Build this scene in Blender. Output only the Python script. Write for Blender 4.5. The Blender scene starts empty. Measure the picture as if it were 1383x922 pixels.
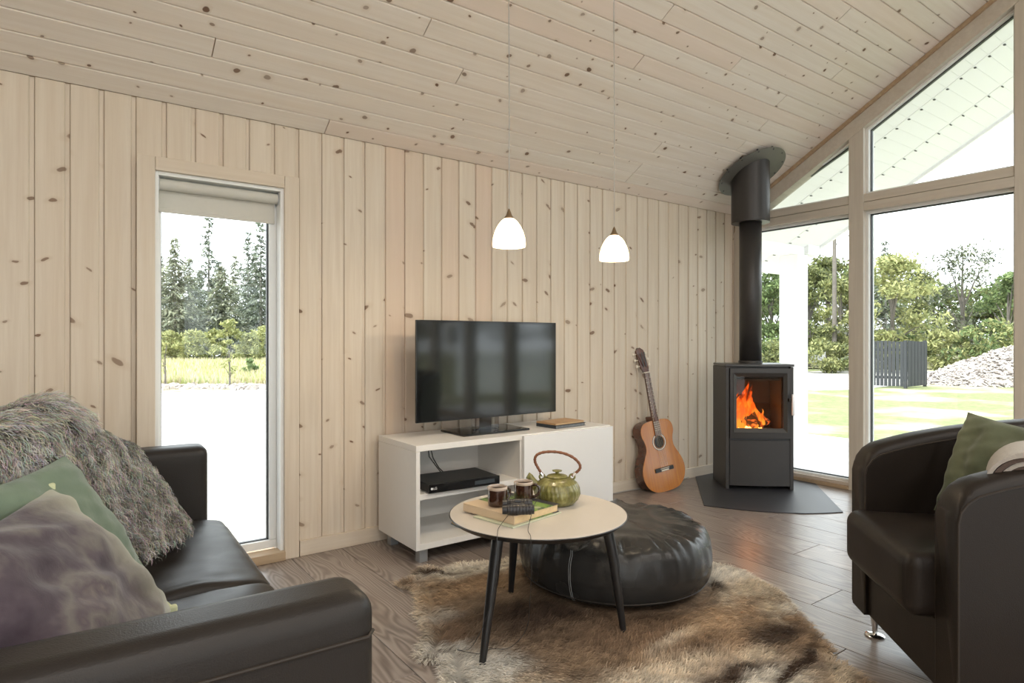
import bpy, bmesh, math, random
from mathutils import Vector, Matrix, noise, Euler
R = random.Random(7)
sc = bpy.context.scene
C = sc.collection
PI = math.pi
def rad(a): return math.radians(a)

# ---------------------------------------------------------------- camera, sky, sun, exposure
FPX, CAMH = 845.0, 1.1
AZ = math.atan2(1158.5, FPX)
cam_d = bpy.data.cameras.new('camera'); cam = bpy.data.objects.new('camera', cam_d); C.objects.link(cam)
cam_d.sensor_width = 36.0; cam_d.lens = FPX / 1383.0 * 36.0
cam_d.clip_start = 0.05; cam_d.clip_end = 500
cam.location = (0, 0, CAMH); cam.rotation_euler = (PI / 2, 0, AZ - PI / 2)
sc.camera = cam

w = bpy.data.worlds.new('world'); sc.world = w; w.use_nodes = True
bg = w.node_tree.nodes['Background']
bg.inputs[0].default_value = (0.90, 0.955, 1.0, 1); bg.inputs[1].default_value = 2.35

sun_d = bpy.data.lights.new('sun', 'SUN'); sun = bpy.data.objects.new('sun', sun_d); C.objects.link(sun)
FILL_W = 20.0
sun_d.energy = 3.2; sun_d.angle = rad(1.5); sun_d.color = (1.0, 0.96, 0.88)
sun.rotation_euler = Vector((0.62, 0.10, -1.0)).to_track_quat('-Z', 'Y').to_euler()

sc.view_settings.view_transform = 'Standard'
sc.view_settings.look = 'None'
sc.view_settings.exposure = 0.86
sc.view_settings.gamma = 1.0
sc.view_settings.use_curve_mapping = False
sc.cycles.use_denoising = True
sc.cycles.max_bounces = 10; sc.cycles.diffuse_bounces = 6; sc.cycles.transparent_max_bounces = 16
sc.cycles.caustics_reflective = False; sc.cycles.caustics_refractive = False
sc.cycles.sample_clamp_indirect = 8

# ---------------------------------------------------------------- helpers
def tag(o, label=None, cat=None, group=None, kind=None):
    if label: o['label'] = label
    if cat: o['category'] = cat
    if group: o['group'] = group
    if kind: o['kind'] = kind
    return o
def empty(name, loc=(0, 0, 0), rz=0.0, label=None, cat=None, group=None, kind=None):
    o = bpy.data.objects.new(name, None); C.objects.link(o); o.empty_display_size = 0.1
    o.location = loc; o.rotation_euler = (0, 0, rz)
    return tag(o, label, cat, group, kind)
def copy_tree(o, parent=None):
    c = o.copy(); C.objects.link(c); c.parent = parent
    for ch in list(o.children): copy_tree(ch, c)
    return c
def at(u, d):                     # ground position seen along image column u at depth d
    l = (u - 691.5) / FPX
    return ((math.cos(AZ) + l * math.sin(AZ)) * d, (math.sin(AZ) - l * math.cos(AZ)) * d)

class MB:
    def __init__(s): s.v = []; s.f = []; s.m = Matrix.Identity(4); s.col = None
    def add(s, vs, fs):
        n = len(s.v); s.v += [tuple(s.m @ Vector(p)) for p in vs]; s.f += [tuple(i + n for i in f) for f in fs]; return s
    def box(s, x0, x1, y0, y1, z0, z1):
        return s.add([(x0,y0,z0),(x1,y0,z0),(x1,y1,z0),(x0,y1,z0),(x0,y0,z1),(x1,y0,z1),(x1,y1,z1),(x0,y1,z1)],
                     [(0,3,2,1),(4,5,6,7),(0,1,5,4),(1,2,6,5),(2,3,7,6),(3,0,4,7)])
    def tube(s, pts, rs, n=8, cap=True):
        pts = [Vector(p) for p in pts]
        if not hasattr(rs, '__len__'): rs = [rs] * len(pts)
        vs, fs = [], []
        t0 = (pts[1] - pts[0]).normalized()
        up = Vector((0, 0, 1)) if abs(t0.z) < 0.9 else Vector((1, 0, 0))
        a = t0.cross(up).normalized()
        for i, p in enumerate(pts):
            t = (pts[min(i + 1, len(pts) - 1)] - pts[max(i - 1, 0)])
            t = t.normalized() if t.length > 1e-9 else t0
            a = (a - t * a.dot(t)); a = a.normalized() if a.length > 1e-6 else t.orthogonal().normalized()
            b = t.cross(a)
            for k in range(n):
                q = 2 * PI * k / n
                vs.append(tuple(p + (a * math.cos(q) + b * math.sin(q)) * rs[i]))
        for i in range(len(pts) - 1):
            for k in range(n):
                k2 = (k + 1) % n
                fs.append((i*n+k, i*n+k2, (i+1)*n+k2, (i+1)*n+k))
        if cap:
            fs.append(tuple(range(n))[::-1]); fs.append(tuple((len(pts)-1)*n + k for k in range(n)))
        return s.add(vs, fs)
    def lathe(s, prof, n=32, c=(0, 0, 0)):
        vs, fs = [], []
        for r, z in prof:
            for k in range(n):
                q = 2 * PI * k / n
                vs.append((c[0] + r * math.cos(q), c[1] + r * math.sin(q), c[2] + z))
        for i in range(len(prof) - 1):
            for k in range(n):
                k2 = (k + 1) % n
                fs.append((i*n+k, i*n+k2, (i+1)*n+k2, (i+1)*n+k))
        if prof[0][0] > 1e-4: fs.append(tuple(range(n))[::-1])
        if prof[-1][0] > 1e-4: fs.append(tuple((len(prof)-1)*n + k for k in range(n)))
        return s.add(vs, fs)
    def prism(s, poly, z0, z1):
        n = len(poly)
        vs = [(x, y, z0) for x, y in poly] + [(x, y, z1) for x, y in poly]
        fs = [tuple(range(n))[::-1], tuple(range(n, 2*n))] + [(i, (i+1) % n, n+(i+1) % n, n+i) for i in range(n)]
        return s.add(vs, fs)
    def grid(s, fn, nu, nv, cu=False, cv=False):
        vs = [fn(i / (nu if cu else nu - 1), j / (nv if cv else nv - 1)) for i in range(nu) for j in range(nv)]
        fs = []
        for i in range(nu if cu else nu - 1):
            for j in range(nv if cv else nv - 1):
                i2, j2 = (i + 1) % nu, (j + 1) % nv
                fs.append((i*nv+j, i2*nv+j, i2*nv+j2, i*nv+j2))
        return s.add(vs, fs)
    def rbox(s, hx, hy, hz, r, c=(0, 0, 0), nseg=6, puff=0.0, warp=None):
        """rounded box, half sizes h, edge radius r, puffed top/bottom"""
        def ax(h):
            rr = min(r, h * 0.98)
            e = [-h, -h + rr*.12, -h + rr*.35, -h + rr*.65, -h + rr]
            m = [(-h + rr) + (2*h - 2*rr) * k / nseg for k in range(1, nseg)]
            return e + m + [-q for q in e[::-1]]
        X, Y, Z = ax(hx), ax(hy), ax(hz)
        idx, vs, fs = {}, [], []
        def vert(i, j, k):
            key = (i, j, k)
            if key in idx: return idx[key]
            p = Vector((X[i], Y[j], Z[k]))
            q = Vector((max(-(hx-r), min(hx-r, p.x)), max(-(hy-r), min(hy-r, p.y)), max(-(hz-r), min(hz-r, p.z))))
            if hx < r: q.x = 0
            if hy < r: q.y = 0
            if hz < r: q.z = 0
            d = p - q
            if d.length > 1e-9: p = q + d.normalized() * min(r, max(d.x, d.y, d.z, -d.x, -d.y, -d.z) if False else r)
            if puff:
                wgt = max(0, 1 - (p.x/hx)**2) * max(0, 1 - (p.y/hy)**2)
                p.z += puff * wgt * (1 if p.z > 0 else -1) * min(1, abs(p.z) / (hz * .6))
            if warp: p = warp(p)
            idx[key] = len(vs); vs.append((p.x + c[0], p.y + c[1], p.z + c[2])); return idx[key]
        nx, ny, nz = len(X)-1, len(Y)-1, len(Z)-1
        for i in range(nx):
            for j in range(ny):
                fs.append((vert(i,j,0), vert(i,j+1,0), vert(i+1,j+1,0), vert(i+1,j,0)))
                fs.append((vert(i,j,nz), vert(i+1,j,nz), vert(i+1,j+1,nz), vert(i,j+1,nz)))
        for i in range(nx):
            for k in range(nz):
                fs.append((vert(i,0,k), vert(i+1,0,k), vert(i+1,0,k+1), vert(i,0,k+1)))
                fs.append((vert(i,ny,k), vert(i,ny,k+1), vert(i+1,ny,k+1), vert(i+1,ny,k)))
        for j in range(ny):
            for k in range(nz):
                fs.append((vert(0,j,k), vert(0,j,k+1), vert(0,j+1,k+1), vert(0,j+1,k)))
                fs.append((vert(nx,j,k), vert(nx,j+1,k), vert(nx,j+1,k+1), vert(nx,j,k+1)))
        return s.add(vs, fs)
    def build(s, name, mat, parent=None, smooth=False, bevel=0, bseg=2, subsurf=0, loc=None, rot=None):
        me = bpy.data.meshes.new(name); me.from_pydata(s.v, [], s.f); me.update()
        if s.col is not None:
            ca = me.color_attributes.new('col', 'FLOAT_COLOR', 'POINT')
            ca.data.foreach_set('color', [q for c in s.col for q in (c[0], c[1], c[2], 1.0)])
        o = bpy.data.objects.new(name, me); C.objects.link(o); me.materials.append(mat)
        if smooth:
            me.shade_smooth()
            if smooth is not True: me.set_sharp_from_angle(angle=rad(smooth))
        if parent is not None: o.parent = parent
        if loc: o.location = loc
        if rot: o.rotation_euler = rot
        if bevel:
            b = o.modifiers.new('bevel', 'BEVEL'); b.width = bevel; b.segments = bseg; b.limit_method = 'ANGLE'; b.angle_limit = rad(35)
            if not smooth: me.shade_smooth(); b.harden_normals = True
        if subsurf:
            m = o.modifiers.new('subd', 'SUBSURF'); m.levels = subsurf; m.render_levels = subsurf
        return o
def box(name, mat, x0, x1, y0, y1, z0, z1, parent=None, bevel=0.0, **k):
    return MB().box(x0, x1, y0, y1, z0, z1).build(name, mat, parent, bevel=bevel, **k)

# ---------------------------------------------------------------- materials
class NT:
    def __init__(s, name):
        s.m = bpy.data.materials.new(name); s.m.use_nodes = True; s.t = s.m.node_tree; s.b = s.t.nodes['Principled BSDF']
        s.out = s.t.nodes['Material Output']
    def n(s, typ, **k):
        q = s.t.nodes.new(typ)
        for a, v in k.items(): setattr(q, a, v)
        return q
    def l(s, a, b): s.t.links.new(a, b)
    def val(s, sock, v):
        if hasattr(v, 'is_linked') or hasattr(v, 'links'): s.l(v, sock)
        else: sock.default_value = v
    def math(s, op, a, b=None, c=None, clamp=False):
        q = s.n('ShaderNodeMath', operation=op, use_clamp=clamp); s.val(q.inputs[0], a)
        if b is not None: s.val(q.inputs[1], b)
        if c is not None: s.val(q.inputs[2], c)
        return q.outputs[0]
    def vmath(s, op, a, b):
        q = s.n('ShaderNodeVectorMath', operation=op); s.val(q.inputs[0], a); s.val(q.inputs[1], b); return q.outputs[0]
    def mix(s, f, a, b, mode='MIX'):
        q = s.n('ShaderNodeMix', data_type='RGBA', blend_type=mode, clamp_factor=True)
        s.val(q.inputs[0], f); s.val(q.inputs[6], a); s.val(q.inputs[7], b); return q.outputs[2]
    def ramp(s, f, stops):
        q = s.n('ShaderNodeValToRGB'); cr = q.color_ramp
        while len(cr.elements) < len(stops): cr.elements.new(0.5)
        for e, (p, c) in zip(cr.elements, stops):
            e.position = p; e.color = (c, c, c, 1) if not hasattr(c, '__len__') else (c[0], c[1], c[2], 1)
        s.l(f, q.inputs[0]); return q.outputs[0]
    def smooth(s, x, a, b):
        q = s.n('ShaderNodeMapRange', interpolation_type='SMOOTHSTEP'); s.val(q.inputs[0], x); q.inputs[1].default_value = a; q.inputs[2].default_value = b; return q.outputs[0]
    def noise(s, vec, scale, detail=3, rough=.55, out=0):
        q = s.n('ShaderNodeTexNoise'); s.l(vec, q.inputs['Vector']); q.inputs['Scale'].default_value = scale
        q.inputs['Detail'].default_value = detail; q.inputs['Roughness'].default_value = rough; return q.outputs[out]
    def obj(s): return s.n('ShaderNodeTexCoord').outputs['Object']
    def bump(s, h, strength=.3, dist=.01):
        q = s.n('ShaderNodeBump'); q.inputs['Strength'].default_value = strength; q.inputs['Distance'].default_value = dist
        s.l(h, q.inputs['Height']); s.l(q.outputs[0], s.b.inputs['Normal'])
    def base(s, c, rough=.5, metal=0.0, spec=None):
        s.val(s.b.inputs['Base Color'], (*c, 1) if isinstance(c, tuple) else c); s.val(s.b.inputs['Roughness'], rough); s.b.inputs['Metallic'].default_value = metal
        if spec is not None: s.b.inputs['Specular IOR Level'].default_value = spec
        return s

def simple(name, c, rough=.5, metal=0.0, nscale=40, namp=.08, bump=0.0, bscale=200, spec=None, coat=0):
    k = NT(name); o = k.obj()
    nz = k.noise(o, nscale)
    col = k.mix(nz, (c[0]*(1-namp), c[1]*(1-namp), c[2]*(1-namp), 1), (min(1, c[0]*(1+namp)), min(1, c[1]*(1+namp)), min(1, c[2]*(1+namp)), 1))
    k.base(col, rough, metal, spec)
    if coat: k.b.inputs['Coat Weight'].default_value = coat; k.b.inputs['Coat Roughness'].default_value = .08
    if bump: k.bump(k.noise(o, bscale, 2), bump, .002)
    return k.m

def pine(name, light, dark, knot=(.17, .095, .055), knots=True, kx=8.5, ky=4.6, rough=.55, thr=.50, shear=5.5, tint=.6):
    """boards whose length runs along local X, width along local Y"""
    k = NT(name); o = k.obj()
    rnd = k.n('ShaderNodeObjectInfo').outputs['Random']
    off = k.n('ShaderNodeCombineXYZ'); k.l(k.math('MULTIPLY', rnd, 47.0), off.inputs[0]); k.l(k.math('MULTIPLY', rnd, 91.3), off.inputs[1]); k.l(k.math('MULTIPLY', rnd, 13.7), off.inputs[2])
    v = k.vmath('ADD', o, off.outputs[0])
    st = k.vmath('MULTIPLY', v, (1.1, 26, 26))
    wob = k.noise(k.vmath('MULTIPLY', v, (2.5, 6, 6)), 1.0, 2)
    grain = k.noise(k.vmath('ADD', st, k.vmath('MULTIPLY', k.n('ShaderNodeCombineXYZ').outputs[0], (1, 1, 1))), 1.6, 5, .6)
    col = k.mix(k.smooth(grain, .3, .72), (*light, 1), (*dark, 1))
    tone = k.math('MULTIPLY_ADD', rnd, .16, .90)
    col = k.mix(1.0, col, k.vmath('MULTIPLY', (1, 1, 1), (1, 1, 1)), 'MULTIPLY') if False else col
    fine = k.noise(k.vmath('MULTIPLY', v, (6, 240, 240)), 1.0, 2)
    col = k.mix(k.math('MULTIPLY', fine, .28), col, (dark[0]*.8, dark[1]*.75, dark[2]*.68, 1))
    # pinkish / pale board to board variation
    wn = k.n('ShaderNodeTexWhiteNoise', noise_dimensions='1D'); k.l(rnd, wn.inputs['W'])
    col = k.mix(k.math('MULTIPLY', k.smooth(wn.outputs[0], .80, 1), tint), col, (dark[0]*1.0, dark[1]*.87, dark[2]*.83, 1))
    band = k.noise(k.vmath('MULTIPLY', v, (.5, 16, 16)), 1.0, 1)
    col = k.mix(k.math('MULTIPLY', k.smooth(band, .42, .66), .30), col, (dark[0]*.93, dark[1]*.88, dark[2]*.82, 1))
    if knots:
        sep = k.n('ShaderNodeSeparateXYZ'); k.l(v, sep.inputs[0])
        flat = k.n('ShaderNodeCombineXYZ'); k.l(k.math('ADD', k.math('MULTIPLY', sep.outputs[0], kx), k.math('MULTIPLY', sep.outputs[1], k.math('MULTIPLY_ADD', rnd, 2*shear, -shear))), flat.inputs[0]); k.l(k.math('MULTIPLY', sep.outputs[1], ky), flat.inputs[1])
        vo = k.n('ShaderNodeTexVoronoi', voronoi_dimensions='2D'); vo.inputs['Scale'].default_value = 1.0; vo.inputs['Randomness'].default_value = .9
        wv = k.vmath('ADD', flat.outputs[0], k.vmath('MULTIPLY', k.vmath('SUBTRACT', k.noise(v, 18.0, 2, .5, 1), (.5, .5, .5)), (.16, .16, 0)))
        k.l(wv, vo.inputs['Vector'])
        d = vo.outputs['Distance']
        csep = k.n('ShaderNodeSeparateColor'); k.l(vo.outputs['Color'], csep.inputs[0])
        size = k.math('MULTIPLY_ADD', k.math('POWER', csep.outputs[1], 1.6), .095, .035)
        on = k.math('GREATER_THAN', csep.outputs[0], thr)
        core = k.math('SUBTRACT', 1.0, k.smooth(k.math('DIVIDE', d, size), .72, 1.05))
        halo = k.math('SUBTRACT', 1.0, k.smooth(k.math('DIVIDE', d, size), .9, 2.4))
        col = k.mix(k.math('MULTIPLY', k.math('MULTIPLY', halo, on), .28), col, (dark[0]*.72, dark[1]*.62, dark[2]*.5, 1))
        strength = k.math('MULTIPLY_ADD', csep.outputs[2], .45, .55)
        col = k.mix(k.math('MULTIPLY', k.math('MULTIPLY', core, on), strength), col, (*knot, 1))
    k.base(col, rough, 0, .35)
    k.bump(grain, .12, .002)
    return k.m

M = {}
M['pine_wall'] = pine('pine_wall', (.70, .625, .525), (.63, .545, .445))
M['pine_ceiling'] = pine('pine_ceiling', (.87, .81, .745), (.81, .74, .665), kx=7.5, ky=8.5, thr=.50, shear=2.0, tint=.5)
M['pine_trim'] = pine('pine_trim', (.70, .625, .525), (.63, .545, .445), kx=3, ky=5, thr=.8, tint=.0)
M['frame_wood'] = pine('frame_wood', (.62, .575, .505), (.555, .51, .445), knots=False, rough=.45)
M['sill_wood'] = pine('sill_wood', (.50, .38, .25), (.40, .29, .19), knots=False)
M['ext_white'] = simple('ext_white', (.90, .90, .91), .5, namp=.02)
M['white_frame'] = simple('white_frame', (.82, .83, .82), .4, namp=.02)
M['gasket'] = simple('gasket', (.05, .055, .06), .5)
M['groove'] = simple('groove', (.50, .37, .25), .8)
M['plaster'] = simple('plaster', (.78, .70, .60), .8, namp=.03)

def floor_mat():
    k = NT('floor_oak'); o = k.obj()
    rnd = k.n('ShaderNodeObjectInfo').outputs['Random']
    off = k.n('ShaderNodeCombineXYZ')
    for i, s_ in enumerate((31.0, 57.0, 11.0)): k.l(k.math('MULTIPLY', rnd, s_), off.inputs[i])
    v = k.vmath('ADD', o, off.outputs[0])
    dist = k.noise(k.vmath('MULTIPLY', v, (1.3, 6, 1)), 1.0, 2, .5, 1)
    wv = k.vmath('ADD', k.vmath('MULTIPLY', v, (1.0, 14, 1)), k.vmath('MULTIPLY', dist, (2.6, 5.0, 0)))
    wave = k.n('ShaderNodeTexWave', wave_type='BANDS', bands_direction='Y'); k.l(wv, wave.inputs['Vector']); wave.inputs['Scale'].default_value = 1.1; wave.inputs['Distortion'].default_value = 3.5; wave.inputs['Detail'].default_value = 3
    g = k.noise(k.vmath('MULTIPLY', v, (2.2, 60, 1)), 1.0, 4, .65)
    f = k.math('MULTIPLY_ADD', wave.outputs['Fac'], .45, k.math('MULTIPLY', g, .6))
    col = k.ramp(f, [(.15, (.145, .115, .097)), (.5, (.255, .212, .184)), (.85, (.37, .322, .285))])
    tone = k.mix(rnd, (.82, .80, .80, 1), (1.08, 1.06, 1.04, 1))
    col = k.mix(1.0, col, tone, 'MULTIPLY')
    k.base(col, k.math('MULTIPLY_ADD', g, .12, .24), 0, .75)
    k.bump(f, .16, .0015)
    return k.m
M['floor'] = floor_mat()

def leather(name, c, rough=.36, wr=0.0):
    k = NT(name); o = k.obj()
    vo = k.n('ShaderNodeTexVoronoi', feature='SMOOTH_F1'); k.l(o, vo.inputs['Vector']); vo.inputs['Scale'].default_value = 420
    n1 = k.noise(o, 5, 3); n2 = k.noise(o, 60, 3)
    col = k.mix(n1, (c[0]*.85, c[1]*.85, c[2]*.85, 1), (c[0]*1.18, c[1]*1.15, c[2]*1.12, 1))
    k.base(col, k.math('MULTIPLY_ADD', n1, .16, rough - .06), 0, .27)
    k.bump(k.math('ADD', vo.outputs['Distance'], k.math('MULTIPLY', n2, .6)), .22, .0015)
    return k.m
M['leather'] = leather('leather', (.021, .0175, .0155), .40)
M['leather_piping'] = leather('leather_piping', (.032, .025, .020), .5)
M['leather_chair'] = leather('leather_chair', (.0145, .0105, .008), .42)
M['leather_pouf'] = leather('leather_pouf', (.030, .029, .028), .24)
M['white_stitch'] = simple('white_stitch', (.35, .36, .36), .6)
M['white_lacquer'] = simple('white_lacquer', (.78, .78, .78), .16, namp=.01)
M['white_matte'] = simple('white_matte', (.74, .72, .69), .4, namp=.02)
M['chrome'] = simple('chrome', (.8, .8, .8), .16, 1.0, namp=.02)
M['grey_metal'] = simple('grey_metal', (.42, .44, .46), .35, .6, namp=.02)
M['black_gloss'] = simple('black_gloss', (.010, .010, .011), .09, namp=.05)
M['tv_screen'] = simple('tv_screen', (.006, .007, .007), .07, namp=.05)
M['tv_screen'].node_tree.nodes['Principled BSDF'].inputs['IOR'].default_value = 1.62
M['black_matte'] = simple('black_matte', (.018, .018, .018), .42, namp=.1)
M['table_black'] = simple('table_black', (.014, .013, .013), .30, namp=.1)
M['table_top'] = simple('table_top', (.555, .51, .455), .33, namp=.02)
M['stove'] = simple('stove', (.042, .040, .040), .48, .1, namp=.06, bump=.12, bscale=600)
M['stove_frame'] = simple('stove_frame', (.065, .063, .062), .36, .3, namp=.05)
M['pipe'] = simple('pipe', (.040, .037, .036), .42, .2, namp=.05)
M['flange'] = simple('flange', (.17, .165, .15), .45, .3, namp=.05)
M['hearth'] = simple('hearth', (.035, .036, .042), .42, .1, namp=.05)
M['brick_dark'] = simple('fire_brick', (.10, .07, .05), .9, namp=.3, nscale=14)
M['bronze'] = simple('bronze', (.22, .15, .085), .35, .7)
M['cord_white'] = simple('cord_white', (.40, .38, .35), .6)
M['cable'] = simple('cable', (.015, .014, .013), .5)
M['paper'] = simple('paper_edge', (.62, .46, .26), .8, namp=.15, nscale=90)
M['fabric_blind'] = simple('fabric_blind', (.60, .585, .53), .8, namp=.03, bump=.2, bscale=700)
M['rattan'] = simple('rattan', (.18, .062, .022), .38, namp=.35, nscale=160)

def glass(name, tint=(1, 1, 1), refl=1.0, rough=0.0):
    k = NT(name); k.t.nodes.remove(k.b)
    tr = k.n('ShaderNodeBsdfTransparent'); tr.inputs[0].default_value = (*tint, 1)
    gl = k.n('ShaderNodeBsdfGlossy'); gl.inputs['Roughness'].default_value = rough
    fr = k.n('ShaderNodeFresnel'); fr.inputs[0].default_value = 1.45
    mx = k.n('ShaderNodeMixShader'); k.l(k.math('MULTIPLY', fr.outputs[0], refl), mx.inputs[0]); k.l(tr.outputs[0], mx.inputs[1]); k.l(gl.outputs[0], mx.inputs[2])
    k.l(mx.outputs[0], k.out.inputs[0]); return k.m
M['glass'] = glass('window_glass', (.97, .985, .98), .5)
M['stove_glass'] = glass('stove_glass', (.78, .74, .70), .35)
M['clear_plastic'] = glass('clear_plastic', (.9, .9, .9), 1.3)

def emis(name, c, s):
    k = NT(name); k.b.inputs['Base Color'].default_value = (.8, .8, .8, 1); k.b.inputs['Emission Color'].default_value = (*c, 1); k.b.inputs['Emission Strength'].default_value = s; return k.m
M['bulb'] = emis('bulb', (1, .82, .55), 30)
M['ember'] = emis('ember', (1, .42, .08), 6)
def opal():
    k = NT('opal_glass'); k.b.inputs['Base Color'].default_value = (.9, .87, .8, 1); k.b.inputs['Roughness'].default_value = .22
    tl = k.n('ShaderNodeBsdfTranslucent'); tl.inputs[0].default_value = (1, .93, .8, 1)
    mx = k.n('ShaderNodeMixShader'); mx.inputs[0].default_value = .55; k.l(k.b.outputs[0], mx.inputs[1]); k.l(tl.outputs[0], mx.inputs[2])
    em = k.n('ShaderNodeEmission'); em.inputs[0].default_value = (1, .90, .72, 1); em.inputs[1].default_value = .55
    ad = k.n('ShaderNodeAddShader'); k.l(mx.outputs[0], ad.inputs[0]); k.l(em.outputs[0], ad.inputs[1]); k.l(ad.outputs[0], k.out.inputs[0]); return k.m
M['opal'] = opal()
def flame():
    k = NT('flame'); k.t.nodes.remove(k.b); o = k.obj()
    nz = k.noise(k.vmath('MULTIPLY', o, (1, 1, .45)), 26, 3)
    sep = k.n('ShaderNodeSeparateXYZ'); k.l(o, sep.inputs[0])
    h = k.math('SUBTRACT', k.math('ADD', nz, .12), k.math('MULTIPLY', sep.outputs[2], 1.3))
    col = k.ramp(h, [(.18, (.55, .03, .0)), (.42, (1.0, .13, .01)), (.62, (1.0, .33, .03))])
    em = k.n('ShaderNodeEmission'); k.l(col, em.inputs[0]); em.inputs[1].default_value = 1.25
    tr = k.n('ShaderNodeBsdfTransparent')
    lw = k.n('ShaderNodeLayerWeight'); lw.inputs[0].default_value = .35
    al = k.math('MULTIPLY', k.smooth(h, .16, .46), k.math('SUBTRACT', 1.0, k.math('MULTIPLY', lw.outputs['Facing'], 1.05), None, True), None, True)
    mx = k.n('ShaderNodeMixShader'); k.l(al, mx.inputs[0]); k.l(tr.outputs[0], mx.inputs[1]); k.l(em.outputs[0], mx.inputs[2]); k.l(mx.outputs[0], k.out.inputs[0]); return k.m
M['flame'] = flame()
def charred():
    k = NT('burning_log'); o = k.obj(); nz = k.noise(o, 22, 4)
    k.base(k.mix(nz, (.02, .015, .012, 1), (.09, .05, .03, 1)), .9)
    k.b.inputs['Emission Color'].default_value = (1, .16, .02, 1); k.l(k.math('MULTIPLY', k.smooth(nz, .5, .72), 1.6), k.b.inputs['Emission Strength']); return k.m
M['log'] = charred()

def vcol(name, rough=.8, trans=0.0, nscale=0, spec=.2):
    k = NT(name); a = k.n('ShaderNodeAttribute', attribute_name='col')
    k.base(a.outputs['Color'], rough, 0, spec)
    if trans:
        tl = k.n('ShaderNodeBsdfTranslucent'); k.l(a.outputs['Color'], tl.inputs[0])
        mx = k.n('ShaderNodeMixShader'); mx.inputs[0].default_value = trans; k.l(k.b.outputs[0], mx.inputs[1]); k.l(tl.outputs[0], mx.inputs[2]); k.l(mx.outputs[0], k.out.inputs[0])
    return k.m
M['fur'] = vcol('fur', .75, .15)
M['leaves'] = vcol('leaves', .7, .35)
M['bark'] = simple('bark', (.13, .115, .10), .9, namp=.4, nscale=9)
M['bark_grey'] = simple('bark_grey', (.30, .29, .27), .9, namp=.3, nscale=9)

def lawn_mat():
    k = NT('lawn_grass'); o = k.obj()
    a = k.noise(o, .55, 4); b = k.noise(o, 9, 4); c = k.noise(o, .18, 2)
    col = k.ramp(b, [(.3, (.155, .18, .085)), (.7, (.24, .26, .13))])
    col = k.mix(k.math('MULTIPLY', k.smooth(a, .47, .68), .75), col, (.50, .46, .35, 1))
    k.base(col, .9, 0, .1); k.bump(k.noise(o, 30, 3), .6, .05); return k.m
M['lawn'] = lawn_mat()
def two(name, c1, c2, sc_, rough=.9, bump=.5, bs=20, dist=.02):
    k = NT(name); o = k.obj(); a = k.noise(o, sc_, 5, .65)
    k.base(k.ramp(a, [(.35, c1), (.65, c2)]), rough, 0, .15); k.bump(k.noise(o, bs, 3), bump, dist); return k.m
M['gravel'] = two('gravel', (.42, .40, .37), (.60, .58, .54), 12)
M['terrace'] = two('terrace_slab', (.66, .64, .61), (.72, .70, .67), 5)
M['meadow'] = two('meadow_grass', (.36, .34, .16), (.52, .47, .33), 1.2)
M['forest_floor'] = two('forest_floor', (.10, .10, .05), (.19, .18, .10), .8)
M['chips'] = two('wood_chip', (.22, .19, .17), (.42, .38, .35), 8)
M['chip_light'] = simple('chip_light', (.42, .385, .36), .9, namp=.2, nscale=6)
M['chip_dark'] = simple('chip_dark', (.17, .145, .13), .9, namp=.2, nscale=6)
M['screen_grey'] = simple('screen_grey', (.030, .033, .038), .6, namp=.1)
M['roof_light'] = simple('roof_light', (.5, .5, .52), .7)
M['house_wall'] = simple('house_wall', (.55, .55, .55), .7)

# ---------------------------------------------------------------- setting: floor, walls, ceiling
YB, XG = 3.24, 4.75           # face of the back wall, inner face of the glazed gable
XL, YF, YR = -3.6, -3.84, -0.30
CZ0, SL = 2.19, 0.573         # ceiling height at the back wall, slope
CA = math.atan(SL)
def cz(y): return CZ0 + SL * (YB - y) if y > YR else CZ0 + SL * (YB - YR) - SL * (YR - y)

fl = box('floor', M['black_matte'], XL, XG + .15, YF, YB + .15, -.08, -.012); tag(fl, kind='structure')
pw, px0 = .2645, 2.817 - .2645 * 30
R2 = random.Random(3)
known = {2.5525: 1.378, 2.0235: 1.105, 3.0815: 1.757}
for i in range(60):
    x0 = px0 + i * pw; x1 = x0 + pw
    if x1 < XL + .01 or x0 > XG: continue
    y = None
    for kx_, ky_ in known.items():
        if abs(kx_ - x0) < .03: y = ky_
    ln = 2.15
    if y is None: y = R2.uniform(0, ln)
    if x0 > 2.2 and x0 < 2.4: y = 2.75
    if x0 > 2.75 and x0 < 2.9: y = .35
    y -= ln * 6
    while y < YB:
        a, b = max(y, YF), min(y + ln, YB); y += ln
        if b - a < .02 or b < -2.5: continue
        xa, xb = max(x0, XL), min(x1, XG + .02)
        L, W = b - a, xb - xa
        g = .0012
        m = MB().box(-L/2 + g, L/2 - g, -W/2 + g, W/2 - g, -.012, 0)
        m.build('plank', M['floor'], fl, bevel=.0012, bseg=1, loc=((xa + xb)/2, (a + b)/2, 0), rot=(0, 0, PI/2))

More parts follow.
